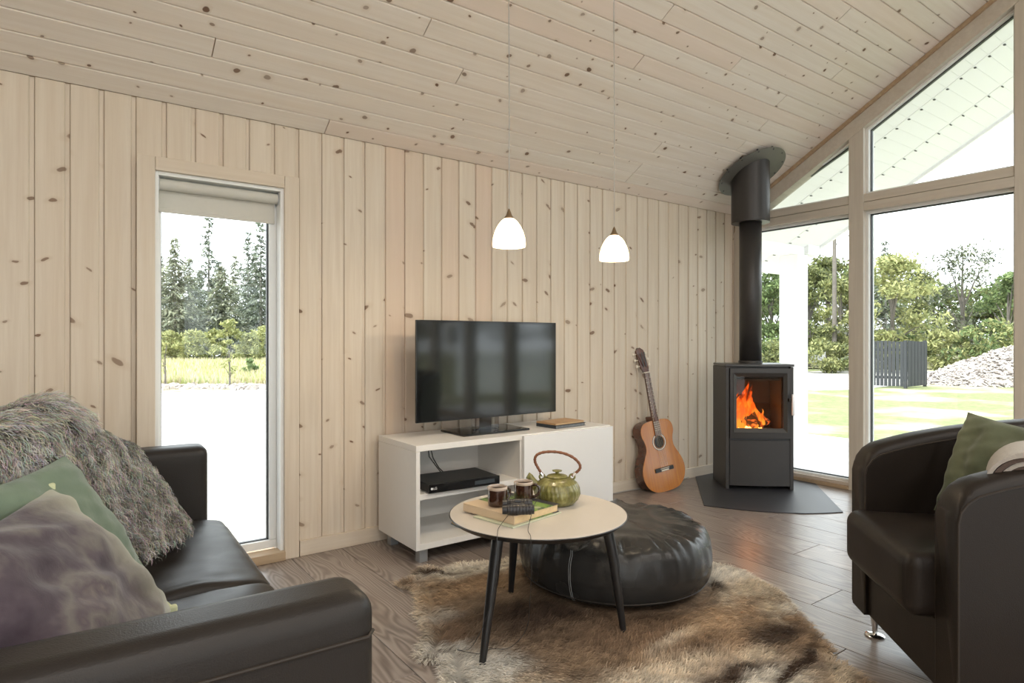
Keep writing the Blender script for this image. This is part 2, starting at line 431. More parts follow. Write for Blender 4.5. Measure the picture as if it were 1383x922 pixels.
# back wall: a dark backing with every pine board standing in front of it
wb = MB()
WX0, WX1, WZ1 = .36, .935, 1.875      # opening of window_1
for x0, x1, z0, z1 in [(XL-.2, WX0, -.1, 2.35), (WX1, XG+.2, -.1, 2.35), (WX0, WX1, WZ1, 2.35), (WX0, WX1, -.1, .02)]:
    wb.box(x0, x1, YB + .016, YB + .16, z0, z1)
wall = wb.build('wall_back', M['groove']); tag(wall, kind='structure')
def board_mb(L, W, T=.016, lip=.018):
    """face board, length along X, tongue strip on the +Y edge lying back"""
    m = MB(); f = W - lip; c = .0035
    prof = [(-W/2, 0), (-W/2, T - c), (-W/2 + c, T), (-W/2 + f - c, T), (-W/2 + f, T - c), (-W/2 + f + .001, T - .0075), (W/2 - .0015, T - .0075), (W/2 - .0015, 0)]
    n = len(prof); vs = [(-L/2, y, z) for y, z in prof] + [(L/2, y, z) for y, z in prof]
    fs = [tuple(range(n)), tuple(range(2*n - 1, n - 1, -1))] + [(i, n + i, n + (i+1) % n, (i+1) % n) for i in range(n)]
    return m.add(vs, fs)
def wall_board(x0, x1, z0, z1, parent=wall):
    W, L = x1 - x0, z1 - z0
    if W < .01: return
    # local X -> world Z, local Y -> world X, local Z -> world -Y (flip to face the room)
    o = board_mb(L, W).build('board', M['pine_wall'], parent)
    o.matrix_local = Matrix(((0, 1, 0, (x0+x1)/2), (0, 0, -1, YB + .016), (-1, 0, 0, (z0+z1)/2), (0, 0, 0, 1)))
k0 = int(math.floor((XL - .05) / .12)) - 1
for k in range(k0, 60):
    x0 = .05 + .12 * k; x1 = x0 + .12
    x0, x1 = max(x0, XL), min(x1, XG)
    if x1 - x0 < .012: continue
    zt = cz(YB) + .0
    if x0 > .28 and x1 < 1.02: wall_board(x0, x1, 1.90, zt)
    else: wall_board(x0, x1, 0, zt)
# ceiling
def quad_prism(pts, t):   # slab below/above a sloped quad
    m = MB(); vs = list(pts) + [(x, y, z + t) for x, y, z in pts]
    return m.add(vs, [(3,2,1,0), (4,5,6,7), (0,1,5,4), (1,2,6,5), (2,3,7,6), (3,0,4,7)])
ce = MB()
yy0, yy1 = YB + .25, YR
ce.v = []
def slab(y0, y1, x0, x1, dz, t):
    q = quad_prism([(x0, y0, cz(y0) + dz), (x1, y0, cz(y0) + dz), (x1, y1, cz(y1) + dz), (x0, y1, cz(y1) + dz)], t); return q
s1 = slab(YB + .2, YR, XL - .2, XG + .05, .016, .12); s2 = slab(YR, YF - .2, XL - .2, XG + .05, .016, .12)
cm = MB().add(s1.v, s1.f).add(s2.v, s2.f)
ceil = cm.build('ceiling', M['groove']); tag(ceil, kind='structure')
bw = .0868
joints = {0: [1.14], 3: [.55], 4: [], 5: [1.68], 7: [1.40], 9: [2.64], 8: [], 10: [3.93], 12: [2.576], 13: [4.16]}
R3 = random.Random(11)
for i in range(41):
    ya = YB - i * bw; yb = ya - bw
    if yb < YR - .02: break
    js = joints.get(i, None)
    if not js: js = [R3.uniform(-.6, 3.9)] if i > 13 else [R3.choice([-1.4, .1, 4.4, 3.3])]
    cuts = [XL] + sorted([j - 3.9 for j in js if j - 3.9 > XL + .3] + js + [j + 3.9 for j in js if j + 3.9 < XG - .2]) + [XG]
    for a, b in zip(cuts[:-1], cuts[1:]):
        if b - a < .03 or b < -1.8: continue
        L, W = b - a - .005, bw / math.cos(CA)
        m = board_mb(L, W, .016, .0035).build('board', M['pine_ceiling'], ceil)
        yc = (ya + yb) / 2
        # local Z must point down into the room, local Y up the slope
        up = Vector((0, -math.cos(CA), math.sin(CA))); nrm = Vector((0, -math.sin(CA), -math.cos(CA)))
        xdir = up.cross(nrm)
        mt = Matrix(((xdir.x, up.x, nrm.x, (a+b)/2), (xdir.y, up.y, nrm.y, yc), (xdir.z, up.z, nrm.z, cz(yc)), (0, 0, 0, 1)))
        m.matrix_local = mt @ Matrix.Translation((0, 0, -.016))
for s_, yA, yB_ in ((1, YR, YF),):
    q = slab(yA, yB_, XL, XG, .0, .014); o = q.build('rear_slope_lining', M['pine_ceiling'], ceil)

# cove along the back wall, baseboards
def plank_trim(name, L, W, T, loc, rot, mat, parent=None, bevel=.002, kind='structure'):
    o = MB().box(-L/2, L/2, -W/2, W/2, 0, T).build(name, mat, parent, bevel=bevel, loc=loc, rot=rot)
    if kind: tag(o, kind=kind)
    return o
def strip(name, x0, x1, y0, y1, z0, z1, mat, parent=None, bevel=.003, kind='structure'):
    """box whose local X is its longest axis"""
    d = [x1-x0, y1-y0, z1-z0]; c = ((x0+x1)/2, (y0+y1)/2, (z0+z1)/2)
    ax = d.index(max(d))
    if ax == 0: rot = Matrix.Identity(3); dim = d
    elif ax == 1: rot = Matrix(((0,-1,0),(1,0,0),(0,0,1))); dim = [d[1], d[0], d[2]]
    else: rot = Matrix(((0,0,-1),(0,1,0),(1,0,0))); dim = [d[2], d[1], d[0]]
    o = MB().box(-dim[0]/2, dim[0]/2, -dim[1]/2, dim[1]/2, -dim[2]/2, dim[2]/2).build(name, mat, parent, bevel=bevel)
    o.matrix_local = Matrix.Translation(c) @ rot.to_4x4()
    if kind: tag(o, kind=kind)
    return o
#strip('trim_1', XL, XG, YB - .012, YB, cz(YB) - .016, cz(YB) + .004, M['pine_ceiling'])
strip('baseboard_back', WX1 + .075, XG, YB - .017, YB, 0, .08, M['pine_trim'])
strip('baseboard_left', XL, WX0 - .07, YB - .017, YB, 0, .08, M['pine_trim'])

# far parts of the room behind the camera
wl = MB()
n = 24
poly = [(YB + .15, -.1), (YF - .15, -.1), (YF - .15, cz(YF) + .1), (YR, cz(YR) + .1), (YB + .15, cz(YB) + .1)]
o = MB().add([(XL - .15, y, z) for y, z in poly] + [(XL, y, z) for y, z in poly],
             [(0,1,2,3,4), (9,8,7,6,5)] + [(i, 5+i, 5+(i+1) % 5, (i+1) % 5) for i in range(5)]).build('wall_left', M['plaster']); tag(o, kind='structure')
wr = MB()
ROW = [(-3.2, -1.4), (-.9, .9), (1.5, 3.9)]  # openings of unseen rear windows, added to let more daylight in
xs = [XL - .15] + [q for p in ROW for q in p] + [XG + .15]
for i in range(0, len(xs), 2): wr.box(xs[i], xs[i+1], YF - .15, YF, -.1, 2.35)
for a, b in ROW: wr.box(a, b, YF - .15, YF, 2.05, 2.35).box(a, b, YF - .15, YF, -.1, .05)
o = wr.build('wall_rear', M['plaster']); tag(o, kind='structure')
wi = 10
for a, b in ROW:
    wn = empty('window_%d' % wi, ((a+b)/2, YF - .07, .05), kind='structure'); wi += 1
    W = (b - a)/2
    f = MB().box(-W, -W+.07, -.04, .04, 0, 2.0).box(W-.07, W, -.04, .04, 0, 2.0).box(-.03, .03, -.04, .04, .07, 1.93).box(-W, W, -.04, .04, 0, .07).box(-W, W, -.04, .04, 1.93, 2.0)
    f.build('frame', M['frame_wood'], wn)
    MB().box(-W+.07, -.03, -.005, .005, .07, 1.93).box(.03, W-.07, -.005, .005, .07, 1.93).build('pane', M['glass'], wn)

# ---------------------------------------------------------------- window_1 in the back wall
w1 = empty('window_1', ((WX0+WX1)/2, YB, 0), kind='structure')
hw = (WX1 - WX0)/2
cas = (( -hw - .07, -hw + .002), (hw - .002, hw + .07))
for a, b in cas:
    strip('casing', a, b, -.020, .002, 0, 1.935, M['pine_trim'], w1, kind=None)
strip('casing', -hw + .003, hw - .003, -.020, .002, 1.873, 1.935, M['pine_trim'], w1, kind=None)
# reveals
MB().box(-hw - .002, -hw + .018, 0, .15, .03, WZ1).box(hw - .018, hw + .002, 0, .15, .03, WZ1).box(-hw + .0181, hw - .0181, 0, .15, WZ1 - .018, WZ1 + .002).build('reveal', M['white_frame'], w1, bevel=.001)
strip('threshold', -hw, hw, -.03, .06, .0, .045, M['sill_wood'], w1, kind=None)
fr = MB()
a = hw - .018
for x0, x1, z0, z1 in [(-a, -a + .018, .0855, 1.8295), (a - .034, a, .0855, 1.8295), (-a, a, .045, .085), (-a, a, 1.83, 1.857)]:
    fr.box(x0, x1, .075, .135, z0, z1)
fr.build('frame', M['white_frame'], w1, bevel=.003)
gk = MB()
for x0, x1, z0, z1 in [(-a + .018, -a + .022, .085, 1.83), (a - .042, a - .034, .085, 1.83), (-a + .018, a - .034, .085, .090)]:
    gk.box(x0, x1, .095, .115, z0, z1)
gk.build('gasket', M['gasket'], w1)
MB().box(-a + .02, a - .036, .103, .107, .086, 1.84).build('pane', M['glass'], w1)
# roller blind
rb = empty('roller_blind', ((WX0+WX1)/2, YB + .045, 1.70), label='pale grey-green fabric roller blind rolled up at the top of the tall window', cat='blind')
m = MB(); m.m = Matrix.Translation((0, 0, .125)) @ Matrix.Rotation(PI/2, 4, 'Y'); m.lathe([(0, -hw + .024), (.026, -hw + .024), (.026, hw - .024), (0, hw - .024)], 20)
m.build('roll', M['fabric_blind'], rb, smooth=40)
box('fabric', M['fabric_blind'], -hw + .026, hw - .03, .020, .023, .012, .125, rb)
box('bottom_bar', M['fabric_blind'], -hw + .026, hw - .03, .015, .027, .0, .016, rb, bevel=.002)
for s_ in (-1, 1): box('bracket', M['grey_metal'], s_*(hw - .0215) - .002, s_*(hw - .0215) + .002, -.022, .03, .095, .153, rb)

# ---------------------------------------------------------------- glazed gable
gb = empty('wall_right', (XG, 0, 0), kind='structure')
posts = [(3.13, 3.255), (2.172, 2.278), (1.172, 1.285), (.17, .283), (-.83, -.717), (-1.83, -1.72), (-2.83, -2.72), (-3.86, -3.74)]
for y0, y1 in posts:
    za, zb_ = [(cz(q) - .1452) for q in (y0, y1)]
    # length along local X so the grain runs up the post; top cut to the rake
    m = MB().add([(0, y0, 0), (.11, y0, 0), (.11, y1, 0), (0, y1, 0), (0, y0, za), (.11, y0, za), (.11, y1, zb_), (0, y1, zb_)], [(0,3,2,1), (4,5,6,7), (0,1,5,4), (1,2,6,5), (2,3,7,6), (3,0,4,7)])
    rt = Matrix(((0,0,-1,0),(0,1,0,0),(1,0,0,0),(0,0,0,1)))
    m.v = [tuple(rt.inverted() @ Vector(p)) for p in m.v]
    o = m.build('post', M['frame_wood'], gb, bevel=.003); o.matrix_local = rt
for i in range(len(posts) - 1):
    ya, yb = posts[i+1][1], posts[i][0]
    strip('transom', .008, .10, ya, yb, 2.117, 2.175, M['frame_wood'], gb, kind=None)
    strip('transom', .0, .10, ya, yb, 2.050, 2.113, M['frame_wood'], gb, kind=None)
    strip('sill', -.012, .11, ya, yb, 0, .028, M['sill_wood'], gb, kind=None)
    strip('sill', .004, .11, ya, yb, .028, .055, M['frame_wood'], gb, kind=None)
# rake rafters and the thin brown strip at the ceiling
for ya, yb in ((YB, YR), (YR, YF)):
    q = quad_prism([(0, ya, cz(ya) - .145), (.11, ya, cz(ya) - .145), (.11, yb, cz(yb) - .145), (0, yb, cz(yb) - .145)], .143)
    q.build('rake_beam', M['frame_wood'], gb, bevel=.003)
    q = quad_prism([(-.018, ya, cz(ya) - .030), (.0, ya, cz(ya) - .030), (.0, yb, cz(yb) - .030), (-.018, yb, cz(yb) - .030)], .028)
    q.build('rake_bead', M['sill_wood'], gb)
# glazing units
wn_i = 2
def glazing(ya, yb, zlo, top, parent_z):
    """ya<yb; top(y) gives the upper edge; white outer frame, gasket line, pane"""
    global wn_i
    w_ = empty('window_%d' % wn_i, (XG, (ya+yb)/2, 0), kind='structure'); wn_i += 1
    c = (ya+yb)/2
    def ring(y0, y1, zl, dt, t, x0, x1, name, mat):
        """frame ring of width t along the four edges, offset inward dt"""
        pts_o = [(y0 + dt, zl + dt), (y1 - dt, zl + dt), (y1 - dt, top(y1 - dt) - dt*1.15), (y0 + dt, top(y0 + dt) - dt*1.15)]
        e = dt + t
        pts_i = [(y0 + e, zl + e), (y1 - e, zl + e), (y1 - e, top(y1 - e) - e*1.15), (y0 + e, top(y0 + e) - e*1.15)]
        vs = []
        for x in (x0, x1):
            vs += [(x, y - c, z) for y, z in pts_o] + [(x, y - c, z) for y, z in pts_i]
        fs = []
        for k in range(4):
            k2 = (k+1) % 4
            fs += [(k, k2, 4+k2, 4+k), (8+k, 12+k, 12+k2, 8+k2), (4+k, 4+k2, 12+k2, 12+k), (k, 8+k, 8+k2, k2)]
        MB().add(vs, fs).build(name, mat, w_)
        return pts_i
    ring(ya, yb, zlo, 0, .016, .045, .13, 'frame', M['white_frame'])
    p = ring(ya, yb, zlo, .016, .007, .075, .10, 'gasket', M['gasket'])
    MB().add([(.085, y - c, z) for y, z in p] + [(.089, y - c, z) for y, z in p], [(0,1,2,3), (7,6,5,4), (0,4,5,1), (1,5,6,2), (2,6,7,3), (3,7,4,0)]).build('pane', M['glass'], w_)
for i in range(len(posts) - 1):
    ya, yb = posts[i+1][1], posts[i][0]
    glazing(ya, yb, .055, lambda y: 2.05, 0)
    if i == 0: glazing(ya, yb - .02, 2.175, lambda y: max(2.20, cz(y) - .145), 0)
    elif ya < YR < yb:
        glazing(ya, yb, 2.175, lambda y: cz(ya) - .145, 0)
    else: glazing(ya, yb, 2.175, lambda y: cz(y) - .145, 0)

# daylight portals in the window openings (help the sampler only)
def portal(loc, rot, sx, sy):
    d = bpy.data.lights.new('window_portal', 'AREA'); d.shape = 'RECTANGLE'; d.size = sx; d.size_y = sy
    d.cycles.is_portal = True
    o = bpy.data.objects.new('window_portal', d); C.objects.link(o); o.location = loc; o.rotation_euler = rot
portal((XG + .2, YR, 2.1), (0, PI/2, 0), 4.2, 7.0)
portal(((WX0+WX1)/2, YB + .2, .95), (-PI/2, 0, 0), .6, 1.8)
for a, b in ROW: portal(((a+b)/2, YF - .2, 1.05), (PI/2, 0, 0), b-a, 2.0)

# ---------------------------------------------------------------- outdoors: porch roof, post, ground
pr = empty('porch_roof', (XG + .15, 2.0, 2.1), label='white boarded porch ceiling with battens beyond the glazed gable', cat='porch roof')
def off(o):  # keep world coordinates under a moved root
    o.matrix_local = Matrix.Translation(-Vector((XG + .15, 2.0, 2.1))) @ o.matrix_local; return o
bx = [4.92, 5.345, 5.915, 6.47]
y0p = 3.85
nrow = 0
y = y0p
proto_b = {}
while y > -2.0:
    yb = y - bw
    for q in range(3):
        xa, xb = bx[q] + (.0 if q == 0 else .045), bx[q+1]
        if q not in proto_b:
            m = quad_prism([(-(xb-xa)/2, bw/2 - .0001, -SL*(bw/2 - .0001)), ((xb-xa)/2, bw/2 - .0001, -SL*(bw/2 - .0001)), ((xb-xa)/2, -bw/2 + .0012, SL*(bw/2 - .0001)), (-(xb-xa)/2, -bw/2 + .0012, SL*(bw/2 - .0001))], .018)
            o = m.build('board', M['ext_white'], pr); proto_b[q] = o
        else:
            o = proto_b[q].copy(); C.objects.link(o); o.parent = pr
        o.location = ((xa+xb)/2 - XG - .15, (y+yb)/2 - 2.0, CZ0 + SL*(YB - (y+yb)/2) - 2.1)
    y = yb; nrow += 1
for xr in (bx[1], bx[2]):   # battens set just above the joints; dark blocks stand in for gap shadows
    off(quad_prism([(xr - .004, y0p, CZ0 + SL*(YB-y0p) - .003), (xr + .049, y0p, CZ0 + SL*(YB-y0p) - .003), (xr + .049, -2, CZ0 + SL*(YB+2) - .003), (xr - .004, -2, CZ0 + SL*(YB+2) - .003)], .02).build('batten', M['ext_white'], pr))
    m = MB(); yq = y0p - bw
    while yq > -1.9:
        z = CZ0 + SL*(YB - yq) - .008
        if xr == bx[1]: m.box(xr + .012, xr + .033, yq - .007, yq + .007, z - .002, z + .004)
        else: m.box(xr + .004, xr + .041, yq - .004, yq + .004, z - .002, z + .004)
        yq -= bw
    off(tag(m.build('gap_shadow', M['gasket'], pr), kind='stuff'))
off(quad_prism([(4.9, y0p, CZ0 + SL*(YB-y0p) + .03), (6.5, y0p, CZ0 + SL*(YB-y0p) + .03), (6.5, -2, CZ0 + SL*(YB+2) + .03), (4.9, -2, CZ0 + SL*(YB+2) + .03)], .1).build('deck', M['ext_white'], pr))
off(quad_prism([(6.47, y0p, CZ0 + SL*(YB-y0p) - .03), (6.50, y0p, CZ0 + SL*(YB-y0p) - .03), (6.50, -2, CZ0 + SL*(YB+2) - .03), (6.47, -2, CZ0 + SL*(YB+2) - .03)], .2).build('fascia', M['ext_white'], pr))
off(box('eave_beam', M['ext_white'], 4.92, 6.47, 3.44, 3.62, 1.99, 2.12, pr))
off(box('end_beam', M['ext_white'], 6.25, 6.47, 3.40, 3.9, 2.0, 2.14, pr))
po = box('porch_post', M['ext_white'], -.1, .1, -.1, .1, 0, 2.09, bevel=.006, loc=(6.18, 3.52, -.10))
tag(po, 'thick square white post carrying the porch roof', 'post')

def ground(name, poly, z, mat, label=None):
    m = MB(); n = len(poly); m.add([(x, y, z) for x, y in poly], [tuple(range(n))])
    return tag(m.build(name, mat), kind='structure')
ground('lawn', [(4.9, -60), (70, -60), (70, 60), (4.9, 60)], -.16, M['lawn'])
ground('terrace', [(4.9, -4.2), (6.9, -4.2), (6.9, 3.9), (4.9, 3.9)], -.10, M['terrace'])
def blob(pts, z):
    return pts
ground('drive', [at(1010, 17), at(1100, 16.0), at(1160, 16.4), at(1200, 17.6), at(1260, 18.4), at(1330, 20), at(1330, 26), at(1200, 27), at(1050, 26), at(1000, 27)], -.155, M['gravel'])
ground('gravel_patch', [(6.9, 3.0), (7.8, 3.2), (8.3, 3.9), (8.2, 5.0), (7.6, 5.6), (6.9, 5.6)], -.155, M['gravel'])
ground('yard', [(-60, 3.45), (4.9, 3.45), (4.9, 60), (-60, 60)], -.14, M['gravel'])
ground('meadow', [(-60, 17.3), (4.6, 17.3), (8, 80), (-60, 80)], -.13, M['meadow'])
ground('woodland', [at(-500, 70), at(500, 70), at(500, 200), at(-900, 200)], -.10, M['forest_floor'])
ground('woodland', [at(950, 29), at(1500, 27), at(1900, 120), at(700, 120)], -.11, M['forest_floor'])

# slatted bin screen
A, B_, C_ = Vector((*at(1178, 17.3), 0)), Vector((*at(1226, 16.7), 0)), Vector((*at(1252, 17.5), 0))
scr = empty('slatted_screen', (B_.x, B_.y, -.16), label='dark grey slatted wooden bin screen standing on the lawn', cat='screen')
def slats(P0, P1, n, ph):
    d = (P1 - P0); L = d.length; a = math.atan2(d.y, d.x)
    for i in range(n):
        c = P0 + d * ((i + .5) / n)
        o = box('slat', M['screen_grey'], -L/n*.43, L/n*.43, -.010, .010, .05, 1.27 + .012 * math.sin(i*7+ph), scr, bevel=.003)
        o.location = (c.x - B_.x, c.y - B_.y, 0); o.rotation_euler = (0, 0, a)
    for z in (.25, 1.0):
        o = box('rail', M['screen_grey'], 0, L, .012, .045, z, z + .07, scr)
        o.location = (P0.x - B_.x, P0.y - B_.y, 0); o.rotation_euler = (0, 0, a)
slats(A, B_, 9, 0); slats(B_, C_, 6, 2)
for P_ in (A, B_, C_):
    box('post', M['screen_grey'], -.035, .035, .02, .09, 0, 1.29, scr).location = (P_.x - B_.x, P_.y - B_.y, 0)

# heap of rubble / wood chips
hc = Vector((*at(1372, 18.6), 0))
heap = empty('rubble_heap', (hc.x, hc.y, -.16), label='large heap of pale broken wood chips on the lawn', cat='heap')
rgt = Vector((math.sin(AZ), -math.cos(AZ), 0)); fwd = Vector((math.cos(AZ), math.sin(AZ), 0))
def hh(u, v):   # height of the heap in its own frame
    r = math.sqrt((u/2.75)**2 + (v/1.6)**2)
    return 1.12 * max(0, 1 - r)**.75 * (1 + .14*noise.noise(Vector((u*1.2, v*1.2, 3)))) if r < 1 else 0
m = MB()
def hf(a, b):
    r = a; q = b*2*PI; u, v = 2.75*r*math.cos(q), 1.6*r*math.sin(q)
    p = rgt*u + fwd*v; return (p.x, p.y, hh(u, v) + .03*noise.noise(Vector((u*4, v*4, 1))))
m.grid(hf, 16, 48, cv=True).build('mound', M['chips'], heap, smooth=True)
for nm, mat, cnt in (('chips', M['chip_light'], 2600), ('chips', M['chip_dark'], 900)):
    m = MB()
    for _ in range(cnt):
        r = math.sqrt(R.random()); q = R.uniform(0, 2*PI); u, v = 2.85*r*math.cos(q), 1.7*r*math.sin(q)
        p = rgt*u + fwd*v
        s = R.uniform(.03, .085)
        m.m = Matrix.Translation((p.x, p.y, hh(u, v) + R.uniform(0, .03))) @ Euler((R.uniform(-.7,.7), R.uniform(-.7,.7), R.uniform(0, 6))).to_matrix().to_4x4()
        m.box(-s, s, -s*.45, s*.45, -.012, .012)
    tag(m.build(nm, mat, heap), kind='stuff')

# ---- plants
def leafcloud(m, cols, centres, n, size, base, rnd, flat=.6, norm=None):
    """centres: list of (x,y,z,r); base colour list"""
    for _ in range(n):
        cx, cy, cz_, r = rnd.choice(centres)
        d = Vector((rnd.gauss(0,1), rnd.gauss(0,1), rnd.gauss(0,1))).normalized() * r * (rnd.random()**.4)
        p = Vector((cx, cy, cz_)) + Vector((d.x, d.y, d.z*flat))
        s = size * rnd.uniform(.6, 1.35)
        e = Euler((rnd.uniform(-1.1,1.1), rnd.uniform(-1.1,1.1), rnd.uniform(0, 6.3))).to_matrix()
        n0 = len(m.v)
        for q in ((-s, 0, 0), (0, -s*.42, 0), (s, 0, .15*s), (0, s*.42, 0)):
            m.v.append(tuple(p + e @ Vector(q)))
        m.f.append((n0, n0+1, n0+2, n0+3))
        b = rnd.choice(base); k_ = rnd.uniform(.75, 1.25)
        cols += [(b[0]*k_, b[1]*k_, b[2]*k_)] * 4
def broadleaf(x, y, z0, H, Wd, n, base, label, name='leafy_tree', group=None, seed=1, size=.16, trunk=True, low=.15, cat='tree', dens=10, bark='bark'):
    rnd = random.Random(seed)
    t = empty(name, (x, y, z0), label=label, cat=cat, group=group)
    cs = []
    for i in range(dens):
        q = rnd.uniform(0, 2*PI); h = rnd.uniform(low, .93); rr = Wd * (1 - abs(h - .45)*1.15) * rnd.uniform(.2, .8)
        cs.append((rr*math.cos(q), rr*math.sin(q), H*h, Wd * rnd.uniform(.22, .42)))
    cs.append((0, 0, H*.9, Wd*.3))
    m = MB(); cols = []
    leafcloud(m, cols, cs, n, size, base, rnd)
    m.col = cols; m.build('foliage', M['leaves'], t)
    if trunk:
        b = MB()
        b.tube([(0,0,0), (.05*H*.1, 0, H*.3), (0, .02, H*.62), (.05, 0, H*.9)], [H*.022, H*.017, H*.010, H*.003], 7)
        for c_ in cs[:min(12, dens)]:
            zb = max(.2*H, c_[2]*.55)
            b.tube([(0, 0, zb), (c_[0]*.5, c_[1]*.5, (zb + c_[2])*.52), (c_[0], c_[1], c_[2])], [H*.008, H*.005, H*.002], 5)
        b.build('trunk', M[bark], t)
    return t
def conifer(x, y, z0, H, Wd, base, label, seed=1, group=None, name='spruce_tree', lay=26, size=.22, start=.08, sparse=1.0, bark='bark_grey'):
    rnd = random.Random(seed)
    t = empty(name, (x, y, z0), label=label, cat='tree', group=group)
    m = MB(); cols = []; b = MB()
    b.tube([(0,0,0), (0,0,H*.5), (0,0,H)], [H*.013, H*.008, H*.001], 6)
    for i in range(lay):
        f = i / (lay - 1); z = H*(start + (1-start)*f*.985); L = Wd * (1 - f)**.8 * (.55 + .45*min(1, (f+.12)*3)) + .12
        nb = int(7 * sparse) + 2
        for k_ in range(nb):
            q = rnd.uniform(0, 2*PI); Lb = L * rnd.uniform(.55, 1.15)
            dx, dy = math.cos(q), math.sin(q)
            droop = rnd.uniform(-.25, .12)
            if k_ % 3 == 0: b.tube([(0, 0, z), (dx*Lb*.95, dy*Lb*.95, z + droop*Lb)], [H*.0022, H*.0008], 3, False)
            ns = max(3, int(Lb / size * 3.6))
            for s in range(ns):
                g = (s + rnd.random()) / ns
                if g < .12: continue
                p = Vector((dx*Lb*g, dy*Lb*g, z + droop*Lb*g)) + Vector((rnd.uniform(-.4,.4)*size*1.6, rnd.uniform(-.4,.4)*size*1.6, rnd.uniform(-.5,.25)*size))
                n0 = len(m.v); s1 = size * rnd.uniform(.6, 1.3)
                e = Euler((rnd.uniform(-.5,.5), rnd.uniform(-.4,.7), q + rnd.uniform(-.9,.9))).to_matrix()
                for w_ in ((-s1*.5, -s1*.22, 0), (s1*.8, 0, -s1*.18), (-s1*.5, s1*.22, 0)):
                    m.v.append(tuple(p + e @ Vector(w_)))
                m.f.append((n0, n0+1, n0+2))
                c_ = rnd.choice(base); kk = rnd.uniform(.7, 1.25)
                cols += [(c_[0]*kk, c_[1]*kk, c_[2]*kk)] * 3
    m.col = cols; m.build('foliage', M['leaves'], t); b.build('trunk', M[bark], t)
    return t
SPR = [(.17, .20, .15), (.22, .25, .185), (.13, .155, .12)]
PIN = [(.27, .29, .20), (.20, .225, .16), (.33, .34, .25)]
OLI = [(.18, .20, .08), (.25, .26, .11), (.12, .14, .07)]
YEL = [(.33, .345, .15), (.39, .39, .18), (.24, .265, .115)]
GRN = [(.16, .22, .09), (.22, .28, .12), (.11, .16, .07)]

# north side, through the tall window
G = 'spruces of the wood edge beyond the yard'
north = [ # u, d, top v, width
 (282, 50, 284, 2.0, 'tall thin spruce rising above the wood edge in the middle of the tall window', SPR, .75),
 (352, 48, 300, 2.6, 'tall dense spruce at the right edge of the tall window', SPR, 1.1),
 (335, 56, 312, 2.2, 'slim spruce just left of the tall dense spruce at the right of the tall window', SPR, .9),
 (236, 46, 322, 3.0, 'broad pale spruce with a rounded top at the left of the tall window', PIN, 1.3),
 (216, 54, 345, 2.8, None, PIN, 1.2), (256, 52, 350, 2.8, None, PIN, 1.2), (300, 47, 360, 2.8, None, PIN, 1.2),
 (318, 60, 345, 2.8, None, PIN, 1.2), (270, 62, 365, 3.0, None, SPR, 1.3), (372, 56, 310, 2.6, None, SPR, 1.2), (196, 50, 335, 3.0, None, SPR, 1.2), (232, 66, 350, 3.0, None, SPR, 1.3), (296, 66, 352, 3.0, None, SPR, 1.3), (345, 68, 335, 3.0, None, SPR, 1.3), (385, 64, 320, 3, None, SPR, 1.2), (176, 60, 330, 3, None, SPR, 1.2)]
for i, (u, d, v, wd, lab, colr, sp) in enumerate(north):
    x, y = at(u, d); H = 1.1 + (461 - v)/FPX*d + .13
    conifer(x, y, -.13, H, wd, colr, lab or 'pale green spruce in the close row at the wood edge behind the meadow', seed=20+i, group=G, lay=24, size=.40, sparse=sp, start=.04)
for i, (u, d, v, wd) in enumerate([(228, 41, 446, 1.2), (262, 40, 448, 1.4), (290, 40, 444, 1.2), (311, 39, 430, 1.25), (338, 40, 450, 1.2), (362, 39, 441, 1.4), (214, 40, 448, 1.4), (384, 40, 446, 1.3), (276, 41.5, 452, 1.4), (246, 42, 452, 1.4), (325, 42, 450, 1.4), (350, 42, 452, 1.3)]):
    x, y = at(u, d); H = 1.1 + (461 - v)/FPX*d + .15
    lab = 'tallest yellow-green bush standing before the spruces, seen through the tall window' if v == 430 else 'low yellow-green bush in the row before the spruces beyond the meadow'
    broadleaf(x, y, -.13, H, wd, 700, YEL, lab, 'yellow_bush', 'yellow bushes along the wood edge', 60+i, .13, False, .05, 'bush')
# saplings and the small dark bush on the meadow
x, y = at(310, 16.4); broadleaf(x, y, -.13, 1.35, .32, 170, YEL, 'thin young sapling with sparse leaves at the edge of the pale yard', 'sapling', None, 91, .05, True, .25, 'sapling', 8)
x, y = at(223, 17); broadleaf(x, y, -.13, 1.3, .2, 70, YEL, 'very faint thin sapling at the left of the tall window', 'sapling', None, 92, .05, True, .35, 'sapling', 6)
x, y = at(337, 22); broadleaf(x, y, -.13, .62, .42, 420, GRN, 'small dark green bush on the meadow right of the sapling', 'bush', None, 93, .07, False, .1, 'bush', 8)
# line of stones and turf between yard and meadow
m = MB(); mc = MB()
rs = random.Random(5)
for _ in range(700):
    u = rs.uniform(190, 400); d = rs.gauss(16.6, .28); x, y = at(u, d); s = rs.uniform(.03, .10)
    m.m = Matrix.Translation((x, y, -.13)) @ Euler((rs.random()*3, rs.random()*3, rs.random()*3)).to_matrix().to_4x4()
    m.box(-s, s, -s*.7, s*.7, -s*.6, s*.6)
tag(m.build('stone_edge', M['chips'], smooth=False, bevel=0), 'low line of stones and turf between the white yard and the meadow', 'stones', kind='stuff')
